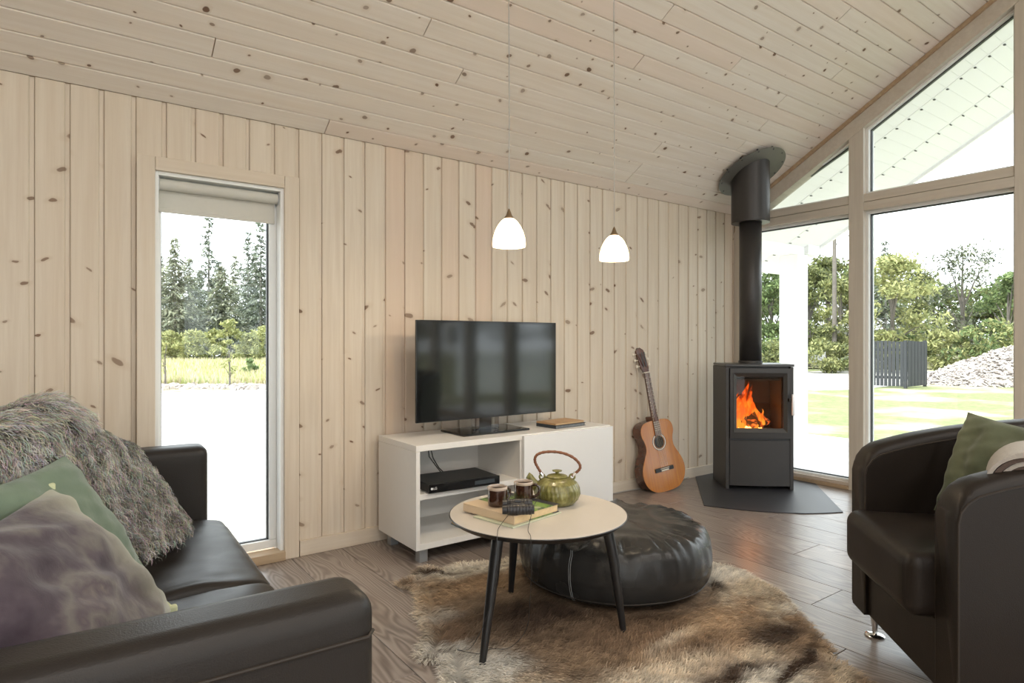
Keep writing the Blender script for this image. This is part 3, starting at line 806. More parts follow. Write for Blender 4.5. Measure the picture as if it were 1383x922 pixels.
# meadow grass tufts
m = MB(); cols = []
for _ in range(9000):
    u = rs.uniform(190, 400); d = 17.2 + rs.random()**1.5 * 22; x, y = at(u, d); h = rs.uniform(.10, .34); q = rs.uniform(0, 3.14); s = .03 + d*.0008
    n0 = len(m.v); dx, dy = math.cos(q)*s, math.sin(q)*s
    m.v += [(x-dx, y-dy, -.13), (x+dx, y+dy, -.13), (x + rs.uniform(-.1,.1), y + rs.uniform(-.1,.1), -.13 + h)]; m.f.append((n0, n0+1, n0+2))
    b = rs.choice([(.46,.42,.22), (.52,.47,.30), (.36,.40,.16), (.55,.48,.36)]); cols += [b]*3
m.col = cols; tag(m.build('meadow_grass', M['leaves']), 'tall dry pale grass of the meadow beyond the yard', 'grass', kind='stuff')

# east side, through the gable
east = [ # u, d, top v, width, n, colours, label, kind
 (1205, 25, 338, 1.9, 4200, YEL, 'bright yellow-green leafy tree behind the slatted screen', 'b', .10),
 (1196, 32, 326, 1.5, 0, SPR, 'dark pine whose tip rises just above the yellow-green tree', 'c', .25),
 (1300, 29, 326, 2.3, 2800, [(.13,.15,.09), (.17,.18,.12), (.10,.11,.08)], 'sparse dark tree with bare branching crown behind the chip heap', 'b', .09),
 (1362, 27, 362, 1.6, 3600, GRN, 'dense green tree at the right edge of the large window', 'b', .11),
 (1238, 34, 352, 2.2, 3200, OLI, 'olive tree between the yellow-green tree and the bare-branched tree', 'b', .12),
 (1092, 30, 350, 1.8, 3800, OLI, 'dark leafy tree seen right of the white porch post', 'b', .11),
 (1136, 27, 372, 1.5, 3000, OLI+YEL, 'light leafy tree right of the utility pole', 'b', .10),
 (1042, 30, 353, 1.9, 4200, GRN, 'dark green tree seen between the stovepipe and the white porch post', 'b', .12),
 (1118, 34, 342, 1.8, 3000, OLI, 'taller olive tree behind the utility pole', 'b', .12)]
for i, (u, d, v, wd, n_, colr, lab, kd, sz) in enumerate(east):
    x, y = at(u, d); H = 1.1 + (461 - v)/FPX*d + .13
    if kd == 'c': conifer(x, y, -.12, H, wd, colr, lab, 140+i, None, 'pine_tree', 20, sz, .1)
    else: broadleaf(x, y, -.12, H, wd, n_, colr, lab, seed=140+i, size=sz, dens=22, low=.12)
G = 'background trees closing the view beyond the lawn'
bgt = [(1010, 40, 375, 3.0), (1065, 42, 362, 3.2), (1105, 44, 362, 3.2), (1150, 42, 360, 3.0), (1180, 44, 372, 3.0), (1222, 45, 372, 3.0), (1262, 40, 385, 2.8), (1300, 42, 392, 2.8), (1340, 40, 385, 3.0), (1385, 40, 372, 3.0), (1420, 36, 360, 3), (1460, 38, 350, 3)]
for i, (u, d, v, wd) in enumerate(bgt + [(930, 38, 365, 3), (970, 40, 362, 3), (1500, 34, 350, 3), (1560, 32, 352, 3), (1640, 30, 345, 3)]):
    x, y = at(u, d); H = 1.1 + (461 - v)/FPX*d + .13
    broadleaf(x, y, -.12, H, wd, 2000, OLI+GRN, 'muted green leafy tree in the farthest row beyond the lawn', seed=180+i, size=.2, dens=20, low=.08, group=G)
G = 'light bushes behind the drive and the chip heap'
for i, (u, d, v, wd, colr) in enumerate([(1262, 24, 446, 1.0, YEL), (1285, 23.5, 449, 1.0, YEL), (1310, 23.5, 441, 1.1, YEL+GRN), (1338, 23, 432, 1.2, YEL+GRN), (1362, 23, 440, 1.1, YEL), (1390, 23, 430, 1.2, YEL), (1240, 25, 456, .9, YEL), (1225, 25, 452, .9, GRN), (1190, 26, 455, 1.0, OLI), (1140, 25, 468, 1.0, OLI), (1105, 25, 462, 1.1, OLI+YEL), (1120, 26, 440, 1.0, OLI), (1045, 25, 462, 1.2, OLI), (1160, 27, 450, 1.1, OLI), (1068, 26, 462, 1.1, OLI), (1020, 26, 462, 1.1, OLI)]):
    x, y = at(u, d); H = 1.1 + (461 - v)/FPX*d + .14
    broadleaf(x, y, -.12, H, wd, 900, colr, 'low yellow-green bush growing beyond the drive and the chip heap' if colr[0] == YEL[0] else 'low olive green bush growing in the shade beyond the drive', seed=220+i, size=.09, trunk=False, low=.05, group=G if colr[0] == YEL[0] else 'olive bushes beyond the drive', cat='bush', name='bush', dens=9)
x, y = at(1127, 26)
up = empty('utility_pole', (x, y, -.12), label='bare grey wooden utility pole among the trees beyond the lawn', cat='pole')
MB().tube([(0,0,0), (0,0,5.5)], [.10, .075], 12).build('pole', M['bark'], up, smooth=40)
MB().tube([(0,0,5.2), (rgt.x*.9, rgt.y*.9, 5.85)], [.03, .02], 6).build('stay', M['bark_grey'], up)
MB().tube([(0,0,5.45), (-rgt.x*.5, -rgt.y*.5, 5.5)], [.03, .02], 6).build('arm', M['bark_grey'], up)
# neighbour's light roof behind the trees
x, y = at(1150, 36.6)
hs = empty('garden_house', (x, y, -.12), math.atan2(rgt.y, rgt.x), label='low house with light grey roof half hidden behind the trees', cat='house')
box('wall', M['house_wall'], -3.0, 2.6, 0, 1.6, 0, 1.95, hs)
MB().add([(-3.4, -.3, 1.9), (3.0, -.3, 1.9), (1.0, .8, 3.0), (-2.6, .8, 3.0), (-3.4, 1.9, 1.9), (3.0, 1.9, 1.9)], [(0,1,2,3), (3,2,5,4), (1,5,2), (0,3,4), (0,4,5,1)]).build('roof', M['roof_light'], hs)
for q in (-1.6, .6): box('window', M['gasket'], q, q + .9, -.03, .02, .7, 1.4, hs)
# trees added further round to block sky in the television's reflection
G = 'trees added south of the lawn for the reflection'
proto_s = broadleaf(30, -9, -.12, 6.5, 2.8, 2200, OLI+GRN, 'leafy tree added out of view south of the lawn to block sky in the television reflection', seed=300, size=.24, dens=20, low=.05, group=G)
for i, (x, y) in enumerate([(28, -16), (34, -2), (26, -24), (32, 3), (33, -20), (22, -30), (16, -32), (36, -12), (29, -4), (31, -13), (25, -20), (24, -27), (19, -31), (12, -34), (38, -6), (35, 0), (8, -33), (29, -28)]):
    c_ = copy_tree(proto_s); c_.location = (x, y, -.12); c_.rotation_euler = (0, 0, i*1.7); c_.scale = (1, 1, .85 + .05*(i % 5))
# the wood edge goes on to both sides of what the photograph shows
srcs = [o for o in C.objects if o.get('group') == 'spruces of the wood edge beyond the yard' and 'close row' in o['label']]
for i, (u, d) in enumerate([(160, 47), (128, 52), (100, 46), (66, 50), (30, 47), (-10, 52), (-50, 48), (-95, 52), (410, 52), (440, 47), (470, 50), (505, 47), (540, 52), (580, 48), (620, 52), (660, 50), (145, 60), (50, 62), (-30, 60), (425, 62), (490, 62), (560, 62)]):
    x, y = at(u, d); c_ = copy_tree(srcs[i % len(srcs)]); c_.location = (x, y, -.13); c_.rotation_euler = (0, 0, i*2.1)
srcb = [o for o in C.objects if o.get('group') == 'yellow bushes along the wood edge' and 'low' in o['label']]
for i, u in enumerate([190, 165, 140, 115, 90, 60, 30, 0, 405, 430, 455, 480, 510, 540, 570, 600]):
    x, y = at(u, 40.5); c_ = copy_tree(srcb[i % len(srcb)]); c_.location = (x, y, -.13); c_.rotation_euler = (0, 0, i*1.3)

# ---------------------------------------------------------------- fill lamps added behind the camera to brighten the room
def fill_lamp(x, y, en):
    t = empty('fill_lamp', (x, y, cz(y) - .10), label='flat round white fill lamp added behind the camera to brighten the room', cat='lamp', group='fill lamps added in the rear half of the room')
    MB().lathe([(0, .08), (.24, .08), (.25, .02), (.23, 0)], 32).build('housing', M['white_matte'], t, smooth=40)
    MB().lathe([(0, -.004), (.21, -.004), (.235, .004), (.235, .01)], 32).build('diffuser', M['fill_glow'], t, smooth=40)
    d = bpy.data.lights.new('fill_light', 'AREA'); d.shape = 'DISK'; d.size = .46; d.energy = en; d.color = (1, .97, .93)
    o = bpy.data.objects.new('fill_light', d); C.objects.link(o); o.parent = t; o.location = (0, 0, -.02)
M['fill_glow'] = emis('fill_glow', (1, .93, .82), 5)
for x, y in ((-2.2, -1.2), (.2, -1.2), (2.6, -1.2), (-2.2, -2.8), (.2, -2.8), (2.6, -2.8)): fill_lamp(x, y, FILL_W)

# ---------------------------------------------------------------- pendant lamps
def pendant(x, y, zb, label):
    t = empty('pendant_lamp', (x, y, zb), label=label, cat='lamp', group='two pendant lamps over the coffee table')
    prof = []
    for i in range(13):
        a = i/12; prof.append((.066 * math.sin(PI/2*(1 - a*.80))**.85 if a else .066, .118 * a**.92))
    prof = [(.0655, 0), (.0665, .012), (.064, .035), (.057, .060), (.046, .083), (.033, .101), (.020, .112), (.017, .113)]
    inner = [(r - .003, z) for r, z in prof][::-1]
    o = MB().lathe([(.0625, .001)] + prof + inner + [(.0625, .001)], 40)
    o.f = [f for f in o.f if len(f) == 4]
    o.build('lamp_shade', M['opal'], t, smooth=True)
    MB().lathe([(.019, .108), (.019, .118), (.012, .126), (.008, .138), (.003, .150), (.002, .152)], 20).build('holder', M['bronze'], t, smooth=30)
    MB().lathe([(0, .018), (.014, .022), (.021, .038), (.018, .056), (.011, .07), (.010, .108)], 16).build('bulb', M['bulb'], t, smooth=True)
    zc = cz(y) - zb
    MB().tube([(0, 0, .148), (.001, 0, .6), (-.001, .001, 1.1), (0, 0, zc - .02)], .0019, 6).build('cord', M['cord_white'], t)
    MB().lathe([(0, zc - .05), (.03, zc - .05), (.045, zc - .02), (.045, zc + .03), (0, zc + .03)], 24).build('ceiling_cup', M['white_matte'], t, smooth=40)
    d = bpy.data.lights.new('bulb_light', 'POINT'); d.energy = 5; d.color = (1, .80, .55); d.shadow_soft_size = .02
    l = bpy.data.objects.new('bulb_light', d); C.objects.link(l); l.parent = t; l.location = (0, 0, .004)
x, y = at(687.5, 2.5); pendant(x, y, 1.478, 'left pendant lamp with white glass bell shade, hanging before the middle of the wall')
x, y = at(829.5, 2.82); pendant(x, y, 1.465, 'right pendant lamp with white glass bell shade, hanging nearer the stove')

# ---------------------------------------------------------------- TV bench
BX0, BX1, BY0, BY1, BZ0, BZ1 = 1.425, 2.752, 2.75, 3.19, .072, .588
tb = empty('tv_bench', (BX0, BY0, 0), label='white two-part TV bench with open shelves left and a glossy door right', cat='bench')
L_, D_ = BX1 - BX0, BY1 - BY0
wm = M['white_matte']
box('top_panel', wm, 0, L_, 0, D_, BZ1 - .030, BZ1, tb, .0015)
box('side_panel', wm, 0, .022, 0, D_, BZ0, BZ1 - .031, tb, .001)
box('side_panel', wm, L_ - .022, L_, 0, D_, BZ0, BZ1 - .031, tb, .001)
DV = 2.062 - BX0
box('divider', wm, DV, DV + .022, .003, D_ - .01, BZ0 + .03, BZ1 - .031, tb)
box('bottom_panel', wm, .022, L_ - .022, 0, D_, BZ0, BZ0 + .030, tb, .001)
box('back_panel', wm, .022, L_ - .022, D_ - .014, D_ - .006, BZ0 + .03, BZ1 - .031, tb)
box('shelf', wm, .022, DV, .010, D_ - .016, .316, .344, tb, .001)
dr = box('door', M['white_lacquer'], DV + .011, L_ + .002, -.022, -.002, BZ0 + .004, BZ1 - .006, tb, .0015)
for lx, ly in ((.035, .03), (.035, D_ - .08), (L_/2 + .01, .03), (L_ - .085, .03), (L_ - .085, D_ - .08)):
    m = MB().box(lx, lx + .045, ly, ly + .045, 0, BZ0).box(lx - .005, lx + .10, ly - .004, ly + .052, BZ0 - .006, BZ0)
    m.build('leg', M['grey_metal'], tb, bevel=.001)
# television
tv = empty('television', (2.0, 2.95, BZ1), label='black flat-screen television on a glass stand on the white bench', cat='television')
box('housing', M['black_matte'], -.43, .425, -.004, .045, .13, .585, tv, .004)
TVB = M['black_gloss']
box('bezel', TVB, -.480, .472, -.018, -.003, .084, .626, tv, .003)
box('screen', M['tv_screen'] if 'tv_screen' in M else TVB, -.468, .460, -.0192, -.016, .098, .614, tv)
box('neck', M['clear_plastic'], -.10, .06, .0, .045, .012, .10, tv, .003)
box('neck_core', TVB, -.055, .015, .012, .034, .012, .12, tv, .002)
m = MB().rbox(.225, .125, .006, .005, (-.01, .035, .006), nseg=3); m.build('stand_base', TVB, tv, smooth=40)
box('label', M['white_stitch'], .015, .045, -.078, -.070, .0122, .0126, tv)
# two books beside it
def book(name, W, D, T, cover, label, loc, rz, group=None, pages='paper', cat='book'):
    t = empty(name, loc, rz, label=label, cat=cat, group=group)
    c = .0025
    box('pages', M[pages], -W/2 + .004, W/2 - .005, -D/2 + .004, D/2 - .004, c, T - c, t)
    m = MB().box(-W/2, W/2, -D/2, D/2, 0, c).box(-W/2, W/2, -D/2, D/2, T - c, T).box(-W/2, -W/2 + c, -D/2, D/2, c, T - c)
    m.build('cover', M[cover], t, bevel=.0008)
    return t
M['cover_tan'] = simple('cover_tan', (.48, .30, .16), .6, namp=.25, nscale=25)
M['cover_dark'] = simple('cover_dark', (.035, .045, .055), .5, namp=.2)
M['cover_blue'] = simple('cover_blue', (.10, .22, .30), .5, namp=.15)
M['cover_green_paper'] = simple('cover_green_paper', (.50, .52, .38), .6, namp=.06)
M['paper_dark'] = simple('paper_dark', (.16, .17, .18), .7, namp=.5, nscale=120)
book('book', .255, .17, .019, 'cover_dark', 'dark book lying at the bottom of the pair right of the television', (2.485, 2.90, BZ1), rad(4), 'two books on the bench', 'paper_dark')
book('book', .25, .165, .011, 'cover_tan', 'tan book lying on top of the dark one right of the television', (2.485, 2.905, BZ1 + .0195), rad(5), 'two books on the bench')
# player in the open compartment
pl = empty('disc_player', (1.705, 2.865, .344), rad(-3), label='black disc player on the middle shelf of the white bench', cat='player')
box('case', M['black_matte'], -.205, .205, -.125, .125, .004, .046, pl, .003)
box('front_panel', TVB, -.207, .207, -.133, -.124, .002, .046, pl, .002)
box('display', M['cover_dark'], .055, .175, -.1340, -.1325, .014, .034, pl)
fc = bpy.data.curves.new('logo', 'FONT'); fc.body = 'LG'; fc.size = .017; fc.extrude = .0004; fc.align_x = 'CENTER'
M['logo_white'] = simple('logo_white', (.8, .8, .8), .4)
fo = bpy.data.objects.new('logo_curve', fc); C.objects.link(fo); bpy.context.view_layer.update()
lm = bpy.data.meshes.new_from_object(fo.evaluated_get(bpy.context.evaluated_depsgraph_get())); bpy.data.objects.remove(fo)
lo = bpy.data.objects.new('logo', lm); C.objects.link(lo); lo.parent = pl; lm.materials.clear(); lo.location = (-.172, -.1336, .019); lo.rotation_euler = (PI/2, 0, 0); lm.materials.append(M['logo_white'])
MB().lathe([(0, 0), (.006, 0), (.006, .0012), (0, .0012)], 16).build('logo_disc', M['logo_white'], pl, loc=(-.190, -.1330, .0247), rot=(PI/2, 0, 0))
for q in (-.17, .17):
    for r_ in (-.09, .09): box('foot', M['black_matte'], q - .01, q + .01, r_ - .01, r_ + .01, 0, .005, pl)
cb = MB().tube([(1.70, 3.166, .55), (1.708, 3.15, .50), (1.704, 3.13, .45), (1.715, 3.06, .40), (1.71, 2.985, .372)], .0028, 6).tube([(1.712, 3.166, .55), (1.722, 3.15, .50), (1.724, 3.12, .44), (1.72, 3.05, .40), (1.728, 2.985, .372)], .0028, 6)
tag(cb.build('power_cable', M['cable']), 'black cable hanging down to the disc player inside the bench', 'cable')
bk = book('book', .19, .14, .022, 'cover_blue', 'book with a blue spine lying on the lowest shelf of the bench', (1.815, 2.868, BZ0 + .030), rad(90))

# ---------------------------------------------------------------- coffee table
TX, TY, TZ = 1.485, 1.868, .452
ct = empty('coffee_table', (TX, TY, .011), label='round coffee table with beige top, black edge and three splayed black legs', cat='table')
TR = .338; zt = TZ - .011
MB().lathe([(0, zt - .022), (TR - .022, zt - .022), (TR - .004, zt - .008), (TR, zt - .003), (TR - .0012, zt - .0012), (0, zt - .0012)], 96).build('tabletop', M['table_black'], ct, smooth=35)
MB().lathe([(0, zt - .0013), (TR - .004, zt - .0013), (TR - .005, zt), (0, zt)], 96).build('top_inlay', M['table_top'], ct, smooth=35)
for (lx, ly) in ((1.158, 1.758), (1.717, 1.646), (1.588, 2.186)):
    dx, dy = lx - TX, ly - TY
    r = math.hypot(dx, dy); ux, uy = dx/r, dy/r
    MB().tube([(ux*.255, uy*.255, zt - .022), (ux*.285, uy*.285, zt*.62), (ux*r, uy*r, 0)], [.021, .0195, .0115], 20).build('leg', M['table_black'], ct, smooth=40)
MB().tube([(-.20, -.065, zt-.03), (0, 0, zt - .03), (.14, -.14, zt-.03)], .010, 8).tube([(0, 0, zt-.03), (.075, .24, zt-.03)], .010, 8).build('stretcher', M['table_black'], ct)

# big book, booklet, mugs, kettle, binoculars on the table
ZT = TZ + .0005
bl = empty('booklet', (1.391, 1.871, ZT), rad(11), label='thin pale green booklet lying flat under the thick book', cat='booklet')
box('pages', M['cover_green_paper'], -.134, .134, -.10, .10, 0, .005, bl, .001)
def book_cover():
    k = NT('cover_green_black'); o = k.obj(); sp = k.n('ShaderNodeSeparateXYZ'); k.l(o, sp.inputs[0])
    vo = k.n('ShaderNodeTexVoronoi'); k.l(o, vo.inputs['Vector']); vo.inputs['Scale'].default_value = 14
    nz = k.noise(o, 22, 3)
    pic = k.ramp(nz, [(.36, (.02, .025, .02)), (.46, (.12, .22, .035)), (.56, (.20, .30, .07)), (.72, (.03, .035, .05))])
    spot = k.smooth(vo.outputs['Distance'], .22, .16)
    pic = k.mix(k.math('MULTIPLY', spot, .5), pic, (.62, .60, .45, 1))
    left = k.math('LESS_THAN', sp.outputs[0], -.045)
    col = k.mix(left, pic, (.60, .46, .31, 1))
    right = k.math('GREATER_THAN', sp.outputs[0], .085)
    col = k.mix(right, col, (.025, .025, .035, 1))
    k.base(col, .4); return k.m
M['book_cover'] = book_cover()
tbk = book('book', .245, .268, .030, 'book_cover', 'large thick book with green and black cover under the mugs and binoculars', (1.392, 1.915, ZT + .0055), rad(10))
BT = ZT + .0055 + .030 + .0003
M['mug_glaze'] = simple('mug_glaze', (.040, .016, .009), .14, namp=.35, nscale=30, coat=.6)
M['mug_rim'] = simple('mug_rim', (.42, .33, .26), .2, namp=.15, nscale=60, coat=.6)
M['coffee'] = simple('coffee', (.05, .02, .01), .08)
def mug(x, y, rz, label):
    t = empty('mug', (x, y, BT), rz, label=label, cat='mug', group='brown mugs on the big book')
    m = MB().lathe([(0, 0), (.031, 0), (.0345, .003), (.0362, .012), (.0368, .035), (.0366, .056), (.0362, .063)], 40); m.f = [f for f in m.f]
    pr_ = [(.0, .0), (.031, .0), (.0345, .003), (.0362, .012), (.0368, .036), (.0366, .062), (.0330, .062), (.0325, .012), (0, .008)]
    MB().lathe(pr_, 40).build('body', M['mug_glaze'], t, smooth=50)
    MB().lathe([(.0367, .061), (.0375, .066), (.0365, .0715), (.0345, .0725), (.0330, .070), (.0327, .061)], 40).build('rim', M['mug_rim'], t, smooth=60)
    hp = [(.035, 0, .058), (.050, 0, .060), (.060, 0, .050), (.062, 0, .036), (.056, 0, .022), (.044, 0, .014), (.034, 0, .013)]
    MB().tube(hp, [.0058, .0052, .005, .005, .0052, .0055, .006], 12).build('handle', M['mug_glaze'], t, smooth=True)
    MB().lathe([(0, .050), (.0329, .050)], 32).build('coffee', M['coffee'], t)
x, y = at(672, 2.335); mug(x, y, rad(5), 'left brown glazed mug with pale rim, standing at the left corner of the book')
x, y = at(707, 2.42); mug(x, y, rad(-42), 'right brown glazed mug with pale rim, standing beside the kettle')
# kettle
def kettle_mat():
    k = NT('kettle_glaze'); o = k.obj(); sp = k.n('ShaderNodeSeparateXYZ'); k.l(o, sp.inputs[0])
    nz = k.noise(o, 35, 4); n2 = k.noise(k.vmath('MULTIPLY', o, (1, 1, .25)), 60, 3)
    col = k.ramp(k.math('MULTIPLY_ADD', nz, .55, k.math('MULTIPLY', n2, .45)), [(.36, (.075, .07, .015)), (.5, (.17, .155, .042)), (.64, (.29, .28, .11))])
    k.base(col, .34); k.b.inputs['Coat Weight'].default_value = .25; k.b.inputs['Coat Roughness'].default_value = .07; return k.m
M['kettle'] = kettle_mat()
kx, ky_ = at(752.5, 2.505)
kt = empty('teapot', (kx, ky_, ZT), AZ - PI/2 , label='olive green glazed ceramic teapot with a brown wrapped bow handle', cat='teapot')
def kb(a, b):
    # profile with carved slanting ribs
    P = [(0, 0), (.055, 0), (.068, .003), (.084, .020), (.092, .042), (.090, .064), (.080, .084), (.062, .098), (.046, .104), (.036, .106), (.0, .106)]
    f = a * (len(P) - 1); i = min(int(f), len(P) - 2); g = f - i
    r = P[i][0]*(1-g) + P[i+1][0]*g; z = P[i][1]*(1-g) + P[i+1][1]*g
    q = b*2*PI
    rib = .0019 * (abs(math.sin(q*17 + z*32)) - .5) * min(1, max(0, (z - .012)/.02)) * min(1, max(0, (.090 - z)/.02))
    rib += .0010 * (abs(math.sin(q*17 - z*45)) - .5) * (1 if .04 < z < .09 else 0)
    r += rib if r > .03 else 0
    return (r*math.cos(q), r*math.sin(q), z)
MB().grid(kb, 41, 204, cv=True).build('body', M['kettle'], kt, smooth=True)
ld = MB().lathe([(.040, .1045), (.043, .108), (.038, .113), (.022, .117), (.010, .119), (.007, .123), (.010, .127), (.019, .129), (.020, .132), (.012, .134), (0, .1345)], 32)
ld.build('lid', M['kettle'], kt, smooth=50)
MB().tube([(-.070, -.002, .058), (-.086, -.002, .072), (-.098, -.002, .090), (-.108, -.002, .106), (-.118, -.002, .112)], [.026, .020, .015, .013, .014], 16).build('spout', M['kettle'], kt, smooth=True)
for s_ in (-1, 1):
    lg = MB()
    lg.grid(lambda a, b: (s_*.058 + .012*math.cos(2*PI*b) * (1), .0045*math.cos(2*PI*a) + 0, .098 + .0135*math.sin(2*PI*b) + .0045*math.sin(2*PI*a)*0 + .002), 3, 3)
    m = MB()
    m.grid(lambda a, b: (s_*.060 + (.0105 + .004*math.cos(2*PI*a))*math.cos(2*PI*b), .004*math.sin(2*PI*a), .106 + (.0105 + .004*math.cos(2*PI*a))*math.sin(2*PI*b)), 10, 20, True, True)
    m.build('lug', M['kettle'], kt, smooth=True)
hp = [(-.056, 0, .112), (-.066, 0, .125), (-.079, 0, .146), (-.088, 0, .165), (-.088, 0, .183), (-.076, 0, .197), (-.050, 0, .205), (-.010, 0, .206), (.030, 0, .199), (.066, 0, .182), (.088, 0, .160), (.092, 0, .142), (.082, 0, .128), (.068, 0, .118), (.058, 0, .110)]
def smoothpts(p, k=4):
    out = []
    P = [Vector(q) for q in p]
    for i in range(len(P) - 1):
        a, b, c, d = P[max(0, i-1)], P[i], P[i+1], P[min(len(P)-1, i+2)]
        for j in range(k):
            t = j / k
            out.append(.5*((2*b) + (c-a)*t + (2*a - 5*b + 4*c - d)*t*t + (3*b - a - 3*c + d)*t*t*t))
    out.append(P[-1]); return out
hs_ = smoothpts(hp, 5)
m = MB().tube(hs_, [.0056 + .0007*math.sin(i*2.2) for i in range(len(hs_))], 12); m.build('handle', M['rattan'], kt, smooth=True)
for s_, xx_, zz_ in ((-1, -.062, .117), (1, .068, .117)):
    MB().tube([(xx_ - .004*s_, 0, zz_ - .006), (xx_ + .005*s_, 0, zz_ + .006)], .0072, 12).build('ferrule', M['chrome'], kt, smooth=40)
# binoculars: two ribbed barrels joined by a bridge
bx_, by_ = at(699, 2.235)
bi = empty('binoculars', (bx_, by_, BT), AZ - PI/2 + rad(4), label='small black binoculars with a thin neck cord lying on the big book', cat='binoculars')
def barrel(y, z, x0, x1, r, name='barrel'):
    m = MB(); prof = [(0, x0), (r*.80, x0), (r*.84, x0 + .006), (r*.84, x0 + .016), (r, x0 + .020)]
    n_ = 7
    for i in range(n_):
        a = x0 + .024 + (x1 - x0 - .044) * i / (n_-1); prof += [(r, a - .002), (r*.95, a), (r, a + .002)]
    prof += [(r*1.0, x1 - .012), (r*.90, x1 - .010), (r*.90, x1), (r*.7, x1), (r*.66, x1 - .004), (0, x1 - .004)]
    m.m = Matrix.Translation((0, y, z)) @ Matrix.Rotation(PI/2, 4, 'Y'); m.lathe(prof, 24)
    m.build(name, M['binocular'], bi, smooth=35)
M['binocular'] = simple('binocular_rubber', (.016, .015, .017), .38, namp=.1)
barrel(-.026, .0185, -.056, .056, .0185); barrel(.022, .026, -.052, .054, .0185)
MB().rbox(.026, .022, .010, .006, (.0, -.004, .030), nseg=2).build('bridge', M['binocular'], bi, smooth=40)
m = MB(); m.m = Matrix.Translation((.0, -.003, .042)) @ Matrix.Rotation(PI/2, 4, 'Y'); m.lathe([(0, -.010), (.008, -.010), (.008, .010), (0, .010)], 16); m.build('focus_wheel', M['binocular'], bi, smooth=40)
# neck cord falling over the table edge and down to the rug
def hanging(pts, r=.0011):
    return MB().tube(smoothpts(pts, 6), r, 5)
c1 = [(1.345, 1.835, BT + .010), (1.315, 1.80, BT + .012), (1.275, 1.79, BT - .012), (1.23, 1.765, ZT + .006), (1.193, 1.718, ZT + .0045), (1.172, 1.690, ZT - .004), (1.166, 1.68, .40), (1.168, 1.70, .30), (1.165, 1.74, .18), (1.14, 1.80, .06), (1.12, 1.86, .035), (1.17, 1.80, .03)]
c2 = [(1.405, 1.772, BT + .040), (1.370, 1.745, BT + .030), (1.332, 1.715, BT + .004), (1.300, 1.690, ZT + .006), (1.272, 1.640, ZT + .0045), (1.252, 1.612, ZT - .004), (1.25, 1.605, .38), (1.255, 1.62, .26), (1.27, 1.66, .14), (1.26, 1.74, .05), (1.22, 1.80, .032), (1.17, 1.80, .03)]
m = hanging(c1); m2 = hanging(c2); m.add(m2.v, m2.f)
tag(m.build('neck_cord', M['cable'], smooth=True), 'thin black cord looping from the binoculars over the table edge to the rug', 'cord')

# ---------------------------------------------------------------- wood stove
fl_, fr_ = Vector((4.021, 2.820, 0)), Vector((4.386, 2.497, 0))
SW = (fr_ - fl_).length; sa = math.atan2(fr_.y - fl_.y, fr_.x - fl_.x)
mid = (fl_ + fr_) / 2
hp_ = tag(MB().prism([(4.19, 3.222), (3.503, 2.625), (3.56, 2.50), (3.64, 2.36), (3.74, 2.235), (3.86, 2.12), (3.98, 2.045), (4.09, 1.995), (4.735, 2.52), (4.735, 3.222)], .0005, .006).build('hearth_plate', M['hearth'], bevel=.0015), 'dark grey steel floor plate with a curved front under the stove', 'floor plate')
st = empty('wood_stove', (mid.x, mid.y, .0065), sa, label='black steel wood stove with a glass door and a burning fire in the corner', cat='stove')
SD, SH = .36, .925; hwS = SW/2
S = M['stove']
M['brushed'] = simple('brushed_steel', (.80, .80, .82), .38, .45, namp=.02)
# carcass (open firebox), side cheeks, plinth
cc = MB()
cc.box(-hwS + .03, hwS - .03, .02, SD, .03, .40)
cc.box(-hwS + .03, hwS - .03, SD - .03, SD, .40, SH - .02)
cc.box(-hwS + .03, -hwS + .055, .02, SD - .03, .40, SH - .02).box(hwS - .055, hwS - .03, .02, SD - .03, .40, SH - .02)
cc.box(-hwS + .055, hwS - .055, .02, SD - .03, SH - .10, SH - .02)
cc.build('carcass', S, st)
for s_ in (-1, 1):
    # cheeks curve slightly outward
    m = MB(); x0, x1 = (-hwS, -hwS + .026) if s_ < 0 else (hwS - .026, hwS)
    m.add([(x0, 0, .0), (x1, 0, .0), (x1 + s_*.0, SD, .0), (x0 + s_*.012, SD, .0), (x0, 0, SH - .02), (x1, 0, SH - .02), (x1, SD, SH - .02), (x0 + s_*.012, SD, SH - .02)],
          [(3,2,1,0), (4,5,6,7), (0,1,5,4), (1,2,6,5), (2,3,7,6), (3,0,4,7)])
    m.build('side_panel', S, st, bevel=.003)
def curved_panel(x0, x1, z0, z1, bulge, t, n=12):
    m = MB(); vs = []
    for yo in (0, t):
        for i in range(n + 1):
            a = i/n; x = x0 + (x1-x0)*a; y = -bulge * (1 - (2*a-1)**2) + yo
            vs += [(x, y, z0), (x, y, z1)]
    k = 2*(n+1); fs = []
    for i in range(n):
        fs += [(2*i, 2*i+2, 2*i+3, 2*i+1), (k+2*i+1, k+2*i+3, k+2*i+2, k+2*i), (2*i+1, 2*i+3, k+2*i+3, k+2*i+1), (2*i, k+2*i, k+2*i+2, 2*i+2)]
    fs += [(0, 1, k+1, k), (2*n, k+2*n, k+2*n+1, 2*n+1)]
    return m.add(vs, fs)
ix0, ix1 = -hwS + .030, hwS - .028
curved_panel(ix0, ix1, .028, .362, .012, .02).build('lower_door', S, st, smooth=40)
